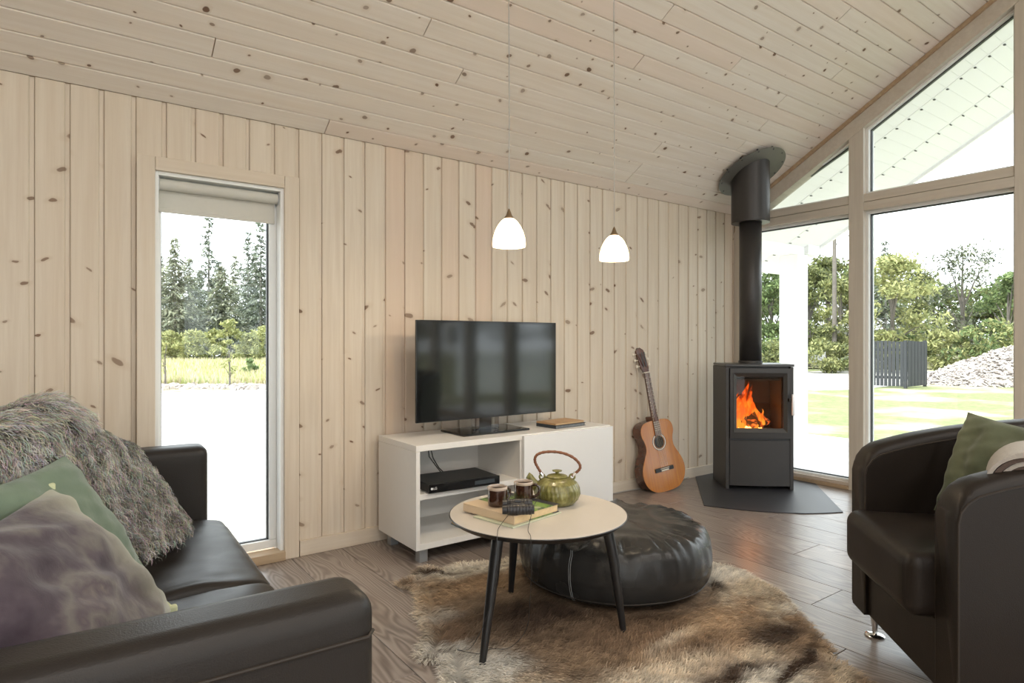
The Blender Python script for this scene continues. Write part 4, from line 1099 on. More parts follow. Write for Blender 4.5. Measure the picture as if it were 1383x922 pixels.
# glass door: frame ring with a bevelled inner ring
dz0, dz1 = .376, SH - .030
gx0, gx1, gz0, gz1 = -.165, .168, .452, .835
dd_ = empty('door', (0, 0, 0)); dd_.parent = st
def fr_ring(o4, i4, yo, yi, yb, name, mat):
    def p4(b, y): x0, x1, z0, z1 = b; return [(x0, y, z0), (x1, y, z0), (x1, y, z1), (x0, y, z1)]
    vs = p4(o4, yo) + p4(i4, yi) + p4(o4, yb) + p4(i4, yb); fs = []
    for k in range(4):
        k2 = (k+1) % 4
        fs += [(k, k2, 4+k2, 4+k), (8+k, 12+k, 12+k2, 8+k2), (k, 8+k, 8+k2, k2), (4+k, 4+k2, 12+k2, 12+k)]
    return MB().add(vs, fs).build(name, mat, dd_, bevel=.0015)
fr_ring((ix0, ix1, dz0, dz1), (gx0 - .026, gx1 + .026, gz0 - .030, gz1 + .026), -.012, -.016, .012, 'door_frame', S)
fr_ring((gx0 - .026, gx1 + .026, gz0 - .030, gz1 + .026), (gx0, gx1, gz0, gz1), -.022, -.004, .010, 'glass_frame', M['stove_frame'])
box('glass', M['stove_glass'], gx0, gx1, .000, .004, gz0, gz1, dd_)
hd = MB().rbox(.010, .008, .078, .006, (hwS - .020, -.050, .632), nseg=2); hd.build('handle', M['brushed'], dd_, smooth=40)
box('handle_arm', M['black_matte'], hwS - .045, hwS - .010, -.042, -.012, .655, .675, dd_, .002)
# black gap line
box('gap', M['gasket'], ix0, ix1, .008, .02, .362, .376, st)
# fire bricks, logs, grate, embers
for x0, x1, y0, y1, z0, z1 in ((-.185, -.165, .03, .31, .40, .82), (.165, .185, .03, .31, .40, .82)): box('fire_brick', M['brick_dark'], x0, x1, y0, y1, z0, z1, st, .002)
for i in range(2):
    for j in range(2): box('fire_brick', M['brick_dark'], -.164 + .165*i, -.002 + .165*i, .295, .325, .405 + .21*j, .612 + .21*j, st, .003)
box('baffle', M['brick_dark'], -.165, .165, .06, .30, .80, .815, st)
box('grate', M['gasket'], -.165, .165, .03, .295, .402, .425, st)
fire = empty('fire', (mid.x, mid.y, .435), sa, label='orange fire of burning logs behind the glass of the stove', cat='fire')
for (a, b, r_) in (((-.13, .16, .03), (.10, .20, .04), .032), ((-.02, .08, .02), (.08, .26, .03), .028), ((-.10, .10, .035), (-.04, .25, .14), .026), ((.10, .12, .05), (-.03, .22, .16), .024)):
    n_ = 9; A_, B2 = Vector(a), Vector(b)
    m = MB().tube([A_.lerp(B2, i/8) + Vector((noise.noise(Vector((i, r_*99, 0)))*.006, 0, noise.noise(Vector((i, 5, r_*50)))*.006)) for i in range(9)], [r_*(1 + .12*noise.noise(Vector((i*1.7, r_*70, 3)))) for i in range(9)], 12)
    m.build('log', M['log'], fire, smooth=50)
rf = random.Random(9)
m = MB()
for _ in range(60):
    s = rf.uniform(.004, .012); m.m = Matrix.Translation((rf.uniform(-.15, .05), rf.uniform(.05, .26), rf.uniform(-.008, .012))) @ Euler((rf.random()*3, rf.random()*3, 0)).to_matrix().to_4x4(); m.box(-s, s, -s, s, -s, s)
tag(m.build('embers', M['ember'], fire), kind='stuff')
def tongue(x, y, z, r, h, lean, seed, sc2=1.0):
    h *= 1.28; r *= 1.12
    m = MB()
    def f(a, b):
        q = b*2*PI; rr = r * (math.sin(PI*min(1, a*1.02)**.62) * (1 - a*.35)) + .0005
        w_ = .35*noise.noise(Vector((math.cos(q)*1.3 + seed, math.sin(q)*1.3, a*3.2)))
        sx = lean*a*a*h + .018*math.sin(a*7 + seed)*a
        return (x + sx + rr*(1 + w_)*math.cos(q), y + rr*.55*(1 + w_)*math.sin(q), z + a*h)
    m.grid(f, 18, 20, cv=True)
    m.build('flame', M['flame'], fire, smooth=True)
for args in ((-.140, .06, -.005, .024, .17, .05, 1), (-.118, .11, .05, .042, .25, .20, 2), (-.085, .13, .08, .036, .22, .30, 3), (-.055, .10, .10, .030, .17, .05, 4), (-.02, .12, .12, .024, .12, -.25, 5), (-.145, .14, .02, .03, .20, .1, 6), (.035, .10, .06, .018, .12, -.45, 7), (.065, .12, .03, .016, .10, -.2, 8), (-.01, .06, -.01, .012, .05, .1, 9), (-.10, .08, -.01, .02, .09, .0, 10)):
    tongue(*args)
fd = bpy.data.lights.new('fire_light', 'POINT'); fd.energy = 1.6; fd.color = (1, .38, .08); fd.shadow_soft_size = .06
fo_ = bpy.data.objects.new('fire_light', fd); C.objects.link(fo_); fo_.parent = fire; fo_.location = (-.06, .10, .12)
# top plate
tp = curved_panel(-hwS - .006, hwS + .006, SH - .018, SH, .016, SD + .02); tp.build('top_plate', M['stove_frame'], st, smooth=40, bevel=.003)
# flue with the wide collar and the oval rosette following the ceiling
PXc, PYc = at(1013.5, 4.84)
fp = empty('stovepipe', (PXc, PYc, SH + .0067), label='black flue pipe with wide upper sleeve rising from the stove through the ceiling', cat='pipe')
zb = SH + .0067
zs = 2.015 - zb
MB().lathe([(.082, 0), (.082, zs + .05)], 40).build('pipe', M['pipe'], fp, smooth=True)
MB().lathe([(.088, .0), (.088, .02), (.083, .022)], 40).build('ring', M['pipe'], fp, smooth=40)
m = MB(); nn = 48; rs_ = .141
vs = []
for k in range(nn):
    q = 2*PI*k/nn; X, Y = rs_*math.cos(q), rs_*math.sin(q)
    vs += [(X, Y, zs), (X, Y, cz(PYc + Y) - zb - .004), (X*.6, Y*.6, zs)]
fs = []
for k in range(nn):
    k2 = (k+1) % nn; fs += [(3*k, 3*k2, 3*k2+1, 3*k+1), (3*k2, 3*k, 3*k+2, 3*k2+2)]
m.add(vs, fs).build('sleeve', M['pipe'], fp, smooth=40)
m = MB(); dirU = Vector((0, -math.cos(CA), math.sin(CA))); dirV = Vector((1, 0, 0)); nrm = Vector((0, math.sin(CA), math.cos(CA)))
c0 = Vector((0, 0, cz(PYc) - zb)) - nrm * .028
mm = Matrix(((dirV.x, dirU.x, -nrm.x, c0.x), (dirV.y, dirU.y, -nrm.y, c0.y), (dirV.z, dirU.z, -nrm.z, c0.z), (0, 0, 0, 1)))
m.m = mm; m.lathe([(.145, -.004), (.262, -.004), (.265, -.002), (.265, 0), (.145, 0)], 64)
m.build('rosette', M['flange'], fp, smooth=35)
m = MB(); m.m = mm
for k in range(12):
    q = 2*PI*k/12 + .2; m.lathe([(.0, .003), (.006, .003), (.007, -.024), (0, -.024)], 8, (.245*math.cos(q), .245*math.sin(q), 0))
tag(m.build('spacer_screws', M['gasket'], fp), kind='stuff')

# ---------------------------------------------------------------- guitar leaning against the wall
def guitar_wood(name, a, b, sy=60):
    k = NT(name); o = k.obj(); g = k.noise(k.vmath('MULTIPLY', o, (sy, 8, 1.5)), 1.0, 3)
    k.base(k.mix(k.smooth(g, .3, .7), (*a, 1), (*b, 1)), .2); k.b.inputs['Coat Weight'].default_value = .6; k.b.inputs['Coat Roughness'].default_value = .1; return k.m
M['spruce_top'] = guitar_wood('spruce_top', (.47, .175, .018), (.39, .125, .012), 90)
M['rosewood'] = guitar_wood('rosewood', (.105, .035, .016), (.055, .018, .010), 40)
M['fretboard'] = guitar_wood('fretboard_wood', (.14, .06, .035), (.09, .04, .022), 40)
M['bone'] = simple('bone', (.72, .66, .55), .4)
M['brass'] = simple('tuner_metal', (.55, .47, .33), .3, .8)
GB, GH = Vector((3.632, 3.035, .004)), Vector((3.525, 3.192, 1.058))
Lg = (GH - GB).normalized(); Nf = Vector((-.16, -1, 0)); Nf = (Nf - Lg*Nf.dot(Lg)).normalized(); Xg = (-Nf).cross(Lg)
gt = bpy.data.objects.new('acoustic_guitar', None); C.objects.link(gt)
gt.matrix_world = Matrix(((Xg.x, -Nf.x, Lg.x, GB.x), (Xg.y, -Nf.y, Lg.y, GB.y), (Xg.z, -Nf.z, Lg.z, GB.z), (0, 0, 0, 1)))
tag(gt, 'classical acoustic guitar with amber top leaning against the pine wall', 'guitar')
LB = .525
ctrl = [(0, 0), (.10, .010), (.165, .055), (.194, .125), (.188, .195), (.160, .255), (.133, .305), (.126, .340), (.133, .385), (.148, .425), (.146, .470), (.118, .508), (.062, .523), (0, .525)]
sp_ = smoothpts([(x, z, 0) for x, z in ctrl], 5)
outl = [(p.x, p.y) for p in sp_] ; outl = outl + [(-x, z) for x, z in outl[-2:0:-1]]
def gprism(pts, y0, y1):
    n = len(pts); m = MB(); vs = [(x, y0, z) for x, z in pts] + [(x, y1, z) for x, z in pts]
    return m, vs, n
GT = .098
n_ = len(outl)
m = MB().add([(x, .0035, z) for x, z in outl] + [(x, GT, z) for x, z in outl], [(i, n_+i, n_+(i+1) % n_, (i+1) % n_) for i in range(n_)]); m.build('ribs', M['rosewood'], gt, smooth=True)
MB().add([(x, GT, z) for x, z in outl] , [tuple(range(n_))]).build('back_plate', M['rosewood'], gt)
# top with real sound hole
hz, hr = .362, .045
hole = []
import itertools
ring_n = 48
def ray_out(q):   # outline point along direction q from the hole centre
    dx, dz = math.cos(q), math.sin(q); best = None
    for i in range(n_):
        x1, z1 = outl[i]; x2, z2 = outl[(i+1) % n_]
        ex, ez = x2-x1, z2-z1; den = dx*ez - dz*ex
        if abs(den) < 1e-9: continue
        t = ((x1)*ez - (z1-hz)*ex)/den; u_ = ((x1)*dz - (z1-hz)*dx)/den
        if t > 0 and -1e-6 <= u_ <= 1 + 1e-6: best = t if best is None else max(best, t)
    return best or .1
vs, fs = [], []
RN = 160
for k in range(RN):
    q = 2*PI*k/RN; T = ray_out(q)
    vs += [(hr*math.cos(q), 0, hz + hr*math.sin(q)), (T*math.cos(q), 0, hz + T*math.sin(q)), (T*math.cos(q), .0035, hz + T*math.sin(q)), (hr*math.cos(q), .004, hz + hr*math.sin(q))]
for k in range(RN):
    a, b = 4*k, 4*((k+1) % RN); fs += [(a, a+1, b+1, b), (a+1, a+2, b+2, b+1), (a, b, b+3, a+3)]
MB().add(vs, fs).build('soundboard', M['spruce_top'], gt)
box('inner_dark', M['black_matte'], -.07, .07, .03, .035, hz - .07, hz + .07, gt)
def ringy(r0, r1, y, nm, mat):
    m = MB(); vs, fs = [], []
    for k in range(48):
        q = 2*PI*k/48; vs += [(r0*math.cos(q), y, hz + r0*math.sin(q)), (r1*math.cos(q), y, hz + r1*math.sin(q))]
    for k in range(48): fs.append((2*k, 2*k+1, 2*((k+1) % 48)+1, 2*((k+1) % 48)))
    m.add(vs, fs).build(nm, mat, gt)
ringy(.049, .064, -.0006, 'rosette', M['fretboard']); ringy(.053, .059, -.0009, 'rosette_inlay', M['bone'])
box('bridge', M['black_matte'], -.085, .085, -.009, 0, .148, .176, gt, .002)
box('saddle', M['bone'], -.040, .040, -.013, -.009, .167, .171, gt)
box('tie_block', M['bone'], -.032, .036, -.0105, -.009, .150, .160, gt)
nz0, nz1 = hz + .045, .878
m = MB().add([(-.027, -.007, nz0), (.027, -.007, nz0), (.024, -.007, nz1), (-.024, -.007, nz1), (-.027, 0, nz0), (.027, 0, nz0), (.024, 0, nz1), (-.024, 0, nz1)], [(0,3,2,1), (4,5,6,7), (0,1,5,4), (1,2,6,5), (2,3,7,6), (3,0,4,7)]); m.build('fretboard', M['fretboard'], gt, bevel=.001)
m = MB(); sc_l = .65*1.02
for i in range(0, 19):
    z = nz1 - sc_l*(1 - 2**(-i/12))
    if z > nz0: m.box(-.0262, .0262, -.0082, -.0068, z - .0011, z + .0011)
tag(m.build('frets', M['brass'], gt), kind='stuff')
vs = []
m = MB().tube([(0, .004, LB - .012), (0, .009, LB + .05), (0, .008, .70), (0, .007, nz1)], [.027, .023, .021, .020], 12); m.build('neck', M['rosewood'], gt, smooth=50)
box('heel', M['rosewood'], -.024, .024, .0, .085, LB - .004, LB + .028, gt, .008)
box('nut', M['bone'], -.0245, .0245, -.0095, .004, nz1, nz1 + .006, gt)
hpz = nz1 + .006
hd_ = [(-.024, 0), (.024, 0), (.034, .03), (.036, .165), (.020, .178), (.008, .188), (0, .182), (-.008, .188), (-.020, .178), (-.036, .165), (-.034, .03)]
m = MB(); k = len(hd_); tl = .22
m.add([(x, -.002 + z*tl, hpz + z) for x, z in hd_] + [(x, .016 + z*tl, hpz + z) for x, z in hd_], [tuple(range(k)), tuple(range(2*k-1, k-1, -1))] + [(i, k+i, k+(i+1) % k, (i+1) % k) for i in range(k)])
m.build('headstock', M['rosewood'], gt, bevel=.002)
m = MB()
for sx in (-.012, .012): m.box(sx - .005, sx + .005, .0035, .0045, hpz + .04, hpz + .15)
tag(m.build('slots', M['black_matte'], gt), kind='stuff')
for s_ in (-1, 1):
    for z in (.05, .095, .14):
        mm_ = MB().tube([(s_*.034, .008 + z*tl, hpz + z), (s_*.052, .012 + z*tl, hpz + z)], .0035, 8).rbox(.008, .005, .011, .0045, (s_*.059, .014 + z*tl, hpz + z), nseg=2)
        mm_.build('tuning_peg', M['bone'], gt, smooth=40)
m = MB()
for i in range(6):
    xa = -.030 + .012*i; xb = -.020 + .008*i
    m.tube([(xa, -.013, .17), (xb, -.0115, nz1 + .003)], .0006, 4)
tag(m.build('strings', M['bone'], gt), kind='stuff')
tag(MB().tube(smoothpts([(2.80, 3.205, .012), (3.0, 3.18, .006), (3.3, 3.212, .006), (3.7, 3.19, .006), (3.95, 3.215, .007), (4.10, 3.216, .012)], 6), .0038, 6).build('floor_cable', M['cord_white'], smooth=True), 'thin pale cable running along the foot of the wall behind the guitar', 'cable')

# ---------------------------------------------------------------- pouf
pcx, pcy, PR = 2.095, 2.070, .442
pf = empty('pouf', (pcx, pcy, .022), label='large round black leather floor pouf with white side seams on the hide', cat='pouf')
PH = .258
def pouf(a, b):
    q = b*2*PI
    P = [(0, 0), (.30, .0), (.385, .008), (.418, .035), (.434, .080), (.436, .130), (.432, .175), (.420, .212), (.395, .240), (.345, .256), (.27, .262), (.18, .264), (.09, .262), (0, .262)]
    f = a*(len(P)-1); i = min(int(f), len(P)-2); g = f - i
    P0, P1, P2, P3 = [P[max(0, min(len(P)-1, j))] for j in (i-1, i, i+1, i+2)]
    cr = lambda k: .5*((2*P1[k]) + (P2[k]-P0[k])*g + (2*P0[k]-5*P1[k]+4*P2[k]-P3[k])*g*g + (3*P1[k]-P0[k]-3*P2[k]+P3[k])*g**3)
    r, z = max(0, cr(0)), cr(1)
    x, y = math.cos(q), math.sin(q)
    rim = math.exp(-((r - .36)/.07)**2) * (1 if z > .15 else 0)
    wr = noise.noise(Vector((x*7.5, y*7.5, r*2))) * .016 * rim + abs(noise.noise(Vector((x*15, y*15, r*6)))) * .020 * rim
    cxx, cyy = x*r, y*r
    top = 1 if z > .2 else 0
    wr += top * (.016*abs(noise.noise(Vector((cxx*5+3, cyy*3.2, 2)))) + .009*noise.noise(Vector((cxx*13, cyy*9, 5)))) * min(1, (.44 - r)/.08 if r < .44 else 0)
    bulge = .006*noise.noise(Vector((x*3, y*3, z*9))) * (1 if .02 < z < .24 else .3)
    r2 = r + bulge*(1 if r > .3 else 0) + (noise.noise(Vector((x*9, y*9, z*6)))*.006 if .1 < z < .24 and r > .38 else 0)
    return (r2*x, r2*y, z - wr)
MB().grid(pouf, 80, 240, cv=True).build('body', M['leather_pouf'], pf, smooth=True)
def stitch(q, da):
    pts = []
    for i in range(24):
        z = .02 + .20*i/23; a = .0 ; 
        prof = [(.418, .035), (.434, .080), (.436, .130), (.432, .175), (.420, .212), (.40, .235)]
        r = .405 + .035*math.sin(min(1, max(0, z/.25))*PI)**.5 if z < .24 else .40
        pts.append(((r)*math.cos(q + da), (r)*math.sin(q + da), z))
    return pts
def surf(q, z):
    lo, hi = .1, .55
    for _ in range(22):
        md = (lo+hi)/2
        p = pouf(md, (q/(2*PI)) % 1)
        if p[2] < z: lo = md
        else: hi = md
    p = pouf(lo, (q/(2*PI)) % 1); r = math.hypot(p[0], p[1]) + .0008
    return (r*math.cos(q), r*math.sin(q), z)
for q0 in (rad(200.8), rad(320.8), rad(80.8)):
    m = MB()
    for da in (-.009, .009): m.tube([surf(q0 + da, .012 + .215*i/20) for i in range(21)], .0011, 4)
    m.build('seam', M['white_stitch'], pf)
m = MB().tube([surf(2*PI*i/72, .028) for i in range(73)], .003, 5); m.build('bottom_piping', M['leather_piping'], pf)

# ---------------------------------------------------------------- reindeer hide
hide_px = [(1.237, 2.595), (1.342, 2.605), (1.370, 2.660), (1.456, 2.710), (1.476, 2.600), (1.60, 2.640), (1.728, 2.560), (1.95, 2.52), (2.25, 2.42), (2.48, 2.16), (2.593, 1.893), (2.634, 1.826), (2.632, 1.744), (2.579, 1.616), (2.55, 1.534), (2.48, 1.441), (2.376, 1.319), (2.312, 1.234), (2.2, 1.108), (2.143, 1.131), (2.150, 1.02), (2.101, .963), (2.06, .80), (1.98, .84), (1.90, .98), (1.70, .96), (1.45, 1.05), (1.25, 1.22), (1.02, 1.42), (.93, 1.62), (1.012, 1.758), (1.071, 1.87), (1.019, 1.896), (1.009, 1.946), (1.13, 2.074), (1.159, 2.231), (1.213, 2.302), (1.276, 2.463)]
def inside(x, y, P=hide_px):
    c = False; n = len(P); j = n-1
    for i in range(n):
        xi, yi = P[i]; xj, yj = P[j]
        if (yi > y) != (yj > y) and x < (xj-xi)*(y-yi)/(yj-yi) + xi: c = not c
        j = i
    return c
def edged(x, y, P=hide_px):
    b = 9
    for i in range(len(P)):
        ax, ay = P[i]; bx2, by2 = P[(i+1) % len(P)]
        dx, dy = bx2-ax, by2-ay; t = max(0, min(1, ((x-ax)*dx + (y-ay)*dy)/(dx*dx+dy*dy)))
        b = min(b, math.hypot(x-ax-t*dx, y-ay-t*dy))
    return b
# colour patches of the pelt: (x, y, radius x, radius y, angle, colour, strength)
CRM, TAN, BRN, DRK, WHT = (.70, .60, .47), (.46, .33, .215), (.25, .165, .105), (.075, .048, .034), (.82, .77, .68)
patch = [(1.62, 2.53, .26, .08, -10, WHT, 1.2), (1.21, 2.25, .10, .12, 0, WHT, 1), (1.24, 2.42, .06, .08, 0, CRM, .8), (1.07, 1.93, .09, .10, 0, WHT, 1), (1.10, 1.72, .14, .14, 20, WHT, 1), (1.12, 2.06, .05, .06, -30, CRM, .9), (1.10, 1.50, .16, .12, 0, CRM, .9),
         (2.52, 1.82, .15, .20, 0, WHT, 1), (2.47, 1.60, .12, .10, 10, CRM, 1), (2.42, 1.40, .09, .06, 0, WHT, .8), (2.30, 1.42, .14, .05, 40, CRM, .7), (1.72, 1.10, .26, .12, 10, WHT, 1), (1.42, 1.27, .24, .12, -20, WHT, .9), (1.95, 1.26, .10, .05, 0, CRM, .6), (2.05, 1.02, .10, .05, 30, CRM, .8),
         (1.42, 2.60, .14, .03, -40, DRK, .75), (1.27, 2.56, .05, .03, 0, BRN, .9), (1.40, 2.25, .22, .16, -20, TAN, .8), (1.55, 1.95, .35, .20, 0, DRK, .55), (1.75, 1.60, .30, .14, -15, BRN, .8), (1.95, 1.72, .22, .10, 0, DRK, .45), (2.35, 1.70, .10, .035, 60, DRK, .6),
         (2.13, 1.32, .12, .08, 20, DRK, .85), (2.0, 1.14, .24, .025, 12, DRK, .9), (1.75, 1.22, .22, .035, -8, DRK, .6), (1.20, 2.02, .12, .04, 30, BRN, .8), (2.40, 1.30, .05, .12, -30, BRN, .6), (2.12, .95, .16, .02, 70, BRN, .8), (1.60, 1.36, .3, .06, -10, CRM, .55), (1.9, 1.50, .26, .035, 12, CRM, .5), (2.25, 1.60, .12, .05, 30, CRM, .6), (2.1, 1.5, .2, .12, 0, TAN, .7)]
patch = [(a, b, c, d, math.cos(rad(e)), math.sin(rad(e)), f, g) for a, b, c, d, e, f, g in patch]
def pelt(x, y):
    n1 = noise.noise(Vector((x*3.1, y*3.1, 2))); n2 = noise.noise(Vector((x*9, y*9, 7))); n3 = noise.noise(Vector((x*30, y*30, 4)))
    t = .55 + .8*n1 + .5*n2 + .35*n3
    c = [BRN[i] + (TAN[i] - BRN[i])*max(0, min(1, t)) for i in range(3)]
    wx, wy = x + .05*n2, y + .05*noise.noise(Vector((x*8, y*8, 19)))
    for px_, py_, rx, ry, ca_, sa_, col, st_ in patch:
        dx, dy = wx-px_, wy-py_; u = (dx*ca_ + dy*sa_)/rx; v = (-dx*sa_ + dy*ca_)/ry
        g = math.exp(-(u*u + v*v)**1.3) * st_; g = min(1, g*1.7)
        c = [c[i]*(1-g) + col[i]*g for i in range(3)]
    e = edged(x, y)
    g = max(0, 1 - e/.05)*.45
    c = [c[i]*(1-g) + CRM[i]*g for i in range(3)]
    k = 1 + .45*n3 + .25*n2
    return [max(.02, q*k) for q in c]
def hz_(x, y):
    e = edged(x, y)
    return .010*min(1, e/.03) + .009*max(0, noise.noise(Vector((x*5, y*5, 1)))) * min(1, e/.08)
hide = empty('reindeer_hide', (1.7, 1.7, 0), label='brown and cream reindeer hide lying on the floor under the coffee table', cat='rug')
m = MB(); g_ = .02; ids = {}; cols = []
x = .9
nx = int((2.7-.9)/g_); ny = int((2.75-.78)/g_)
for i in range(nx):
    for j in range(ny):
        x0, y0 = .9 + i*g_, .78 + j*g_
        if inside(x0 + g_/2, y0 + g_/2):
            f = []
            for a, b in ((0,0), (1,0), (1,1), (0,1)):
                kk = (i+a, j+b)
                if kk not in ids:
                    ids[kk] = len(m.v); X, Y = x0 + a*g_, y0 + b*g_
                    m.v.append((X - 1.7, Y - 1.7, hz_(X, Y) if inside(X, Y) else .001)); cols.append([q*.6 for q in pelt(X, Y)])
                f.append(ids[kk])
            m.f.append(tuple(f))
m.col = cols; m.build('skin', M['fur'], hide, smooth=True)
m = MB(); cols = []; rh = random.Random(4)
NS = 0
while NS < 85000:
    x, y = rh.uniform(.9, 2.7), rh.uniform(.78, 2.75)
    if not inside(x, y): continue
    NS += 1
    c = pelt(x, y); z = hz_(x, y)
    a = -.35 + 1.5*noise.noise(Vector((x*1.7, y*1.7, 9))) + rh.gauss(0, .28)
    if edged(x, y) < .05: # edge hair points outward
        gx = edged(x+.01, y) - edged(x-.01, y); gy = edged(x, y+.01) - edged(x, y-.01)
        a = math.atan2(-gy, -gx) + rh.gauss(0, .35)
    L = rh.uniform(.022, .048); wd = rh.uniform(.0009, .0018)
    dx, dy = math.cos(a), math.sin(a); up = rh.uniform(.10, .36)
    under = (x - pcx)**2 + (y - pcy)**2 < .43**2
    if under: up = .05; L *= .7
    p0 = Vector((x-1.7, y-1.7, z*.9)); p1 = p0 + Vector((dx*L*.55, dy*L*.55, L*up*1.2)); p2 = p0 + Vector((dx*L, dy*L, L*up*.9))
    sx, sy = -dy*wd, dx*wd
    n0 = len(m.v)
    m.v += [(p0.x+sx, p0.y+sy, p0.z), (p0.x-sx, p0.y-sy, p0.z), (p1.x-sx*.8, p1.y-sy*.8, p1.z), (p1.x+sx*.8, p1.y+sy*.8, p1.z), tuple(p2)]
    m.f += [(n0, n0+1, n0+2, n0+3), (n0+3, n0+2, n0+4)]
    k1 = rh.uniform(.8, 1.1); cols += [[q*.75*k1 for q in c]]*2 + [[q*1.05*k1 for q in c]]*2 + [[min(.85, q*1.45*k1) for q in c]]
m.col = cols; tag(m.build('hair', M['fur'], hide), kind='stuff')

# ---------------------------------------------------------------- sofa
SR = rad(-2.0)
sf = empty('leather_sofa', (.470, 1.050, 0), SR, label='black leather two-seat sofa with box arms standing left beside the tall window', cat='sofa')
LE, LP = M['leather'], M['leather_piping']
SWd, AT, ZA = 2.065, .150, .650       # width, arm thickness, arm height
def arm(y0, y1, outer):
    m = MB().rbox(.47, (y1-y0)/2, (ZA-.10)/2, .042, (-.47, (y0+y1)/2, (ZA+.10)/2), nseg=14,
                  warp=lambda p: Vector((p.x, p.y, p.z + .0022*noise.noise(Vector((p.x*5, p.y*9, p.z*4))))))
    a = m.build('arm', LE, sf, smooth=True)
    for yy_, s_ in ((y0, -1), (y1, 1)):
        zs_ = ZA - .075
        if s_ == outer:
            MB().tube([(-.93, yy_ + s_*.001, zs_), (-.02, yy_ + s_*.001, zs_), (-.004, yy_ - s_*.02, zs_)], .0036, 8).build('piping', LP, a)
    return a
arm(0, AT, -1); arm(SWd - AT, SWd, 1)
MB().rbox(.46, (SWd - 2*AT)/2, .09, .012, (-.46, SWd/2, .17), nseg=4).build('seat_base', LE, sf, smooth=True)
cw = (SWd - 2*AT)/2 - .003
for i in range(2):
    cy = AT + .003 + cw/2 + i*(cw + .001)
    def wrp(p, i=i):
        q = p.copy()
        if p.z > 0:
            e = max(0, 1 - (cw/2 - abs(p.y))/.22)
            q.z += (.010*abs(noise.noise(Vector((p.x*3.5 + p.y*9 + 4*i, p.y*2 - p.x*5, 3)))) + .006*noise.noise(Vector((p.x*9, p.y*16, 5+i)))) * (.4 + e) - .003
            q.z -= .030 * max(0, (p.x - .12)/.25)**2
        return q
    c = MB().rbox(.33, cw/2, .058, .034, (-.27, cy, .290), nseg=34, puff=.014, warp=wrp).build('seat_cushion', LE, sf, smooth=True)
    MB().tube([(.052, cy - cw/2 + .03, .300), (.0605, cy - cw/2 + .06, .300), (.0605, cy + cw/2 - .06, .300), (.052, cy + cw/2 - .03, .300)], .003, 6).build('piping', LP, c)
MB().rbox(.14, (SWd - 2*AT)/2 - .002, .30, .05, (-.73, SWd/2, .49), nseg=10).build('backrest', LE, sf, smooth=True)
for lx in (-.05, -.88):
    for ly in (.06, SWd - .06): MB().lathe([(0, 0), (.022, 0), (.025, .01), (.02, .10), (0, .10)], 20).build('leg', M['chrome'], sf, smooth=40, loc=(lx, ly, 0))

# ---------------------------------------------------------------- scatter cushions
def pillow(name, A, B, Cc, T, mat, label, seed, cat='cushion', edge=None, wrs=1.0, group=None):
    """A top corner, B corner below it, C the other top corner; D completes"""
    A, B, Cc = Vector(A), Vector(B), Vector(Cc); D = B + Cc - A
    ctr = (A + B + Cc + D)/4; nrm = (B - A).cross(Cc - A).normalized()
    if nrm.x < 0: nrm = -nrm
    t = empty(name, tuple(ctr), label=label, cat=cat, group=group)
    def side(sg):
        def f(a, b):
            u, v = 2*a-1, 2*b-1
            # pinched edges
            uu = u * (1 - .055*(1 - v*v)*abs(u)**2); vv = v * (1 - .055*(1 - u*u)*abs(v)**2)
            p = A + (B-A)*((uu+1)/2) + (Cc-A)*((vv+1)/2)
            h = T/2 * (max(0, 1 - abs(u)**2.4)*max(0, 1 - abs(v)**2.4))**.55
            wv = h and (.010*noise.noise(Vector((u*1.8 + seed, v*2.6, 1))) + .006*noise.noise(Vector((u*5 + v*2, v*2.2 - u, seed)))*1.0) * min(1, h/.02) * wrs
            return tuple(p + nrm*(sg*(h + wv)) - ctr)
        return f
    m = MB().grid(side(1), 49, 49); n0 = len(m.v); m2 = MB().grid(side(-1), 49, 49); m2.f = [tuple(reversed(f)) for f in m2.f]; m.add(m2.v, m2.f)
    o = m.build('cover', mat, t, smooth=True)
    return t, A, B, Cc, D, ctr
def velvet(name, cs, k1=2.4, edgecol=None):
    k = NT(name); o = k.obj()
    n1 = k.noise(o, k1, 4, .6); n2 = k.noise(o, 9, 4, .6); n3 = k.noise(o, 400, 2)
    col = k.ramp(k.math('ADD', k.math('MULTIPLY', n1, .7), k.math('MULTIPLY', n2, .3)), cs)
    k.base(col, .85, 0, .15); k.b.inputs['Sheen Weight'].default_value = .35; k.b.inputs['Sheen Roughness'].default_value = .35
    k.bump(k.math('ADD', n3, k.math('MULTIPLY', k.noise(o, 24, 3), 2.5)), .22, .004); return k.m
M['velvet_plum'] = velvet('velvet_plum', [(.34, (.040, .028, .038)), (.47, (.080, .063, .074)), (.55, (.15, .135, .125)), (.61, (.095, .076, .086)), (.72, (.23, .20, .165))], 5)
_m = M['velvet_plum']; _t = _m.node_tree; _b = _t.nodes['Principled BSDF']
_src = _b.inputs['Base Color'].links[0].from_socket
_tc = _t.nodes.new('ShaderNodeTexCoord'); _d = _t.nodes.new('ShaderNodeVectorMath'); _d.operation = 'DOT_PRODUCT'; _d.inputs[1].default_value = (.304, .953, -.013)
_t.links.new(_tc.outputs['Object'], _d.inputs[0]); _r = _t.nodes.new('ShaderNodeMapRange'); _r.interpolation_type = 'SMOOTHSTEP'; _r.inputs[1].default_value = .06; _r.inputs[2].default_value = .30; _r.inputs[4].default_value = .85
_t.links.new(_d.outputs['Value'], _r.inputs[0]); _x = _t.nodes.new('ShaderNodeMix'); _x.data_type = 'RGBA'; _x.inputs[7].default_value = (.42, .42, .32, 1)
_t.links.new(_r.outputs[0], _x.inputs[0]); _t.links.new(_src, _x.inputs[6]); _t.links.new(_x.outputs[2], _b.inputs['Base Color'])
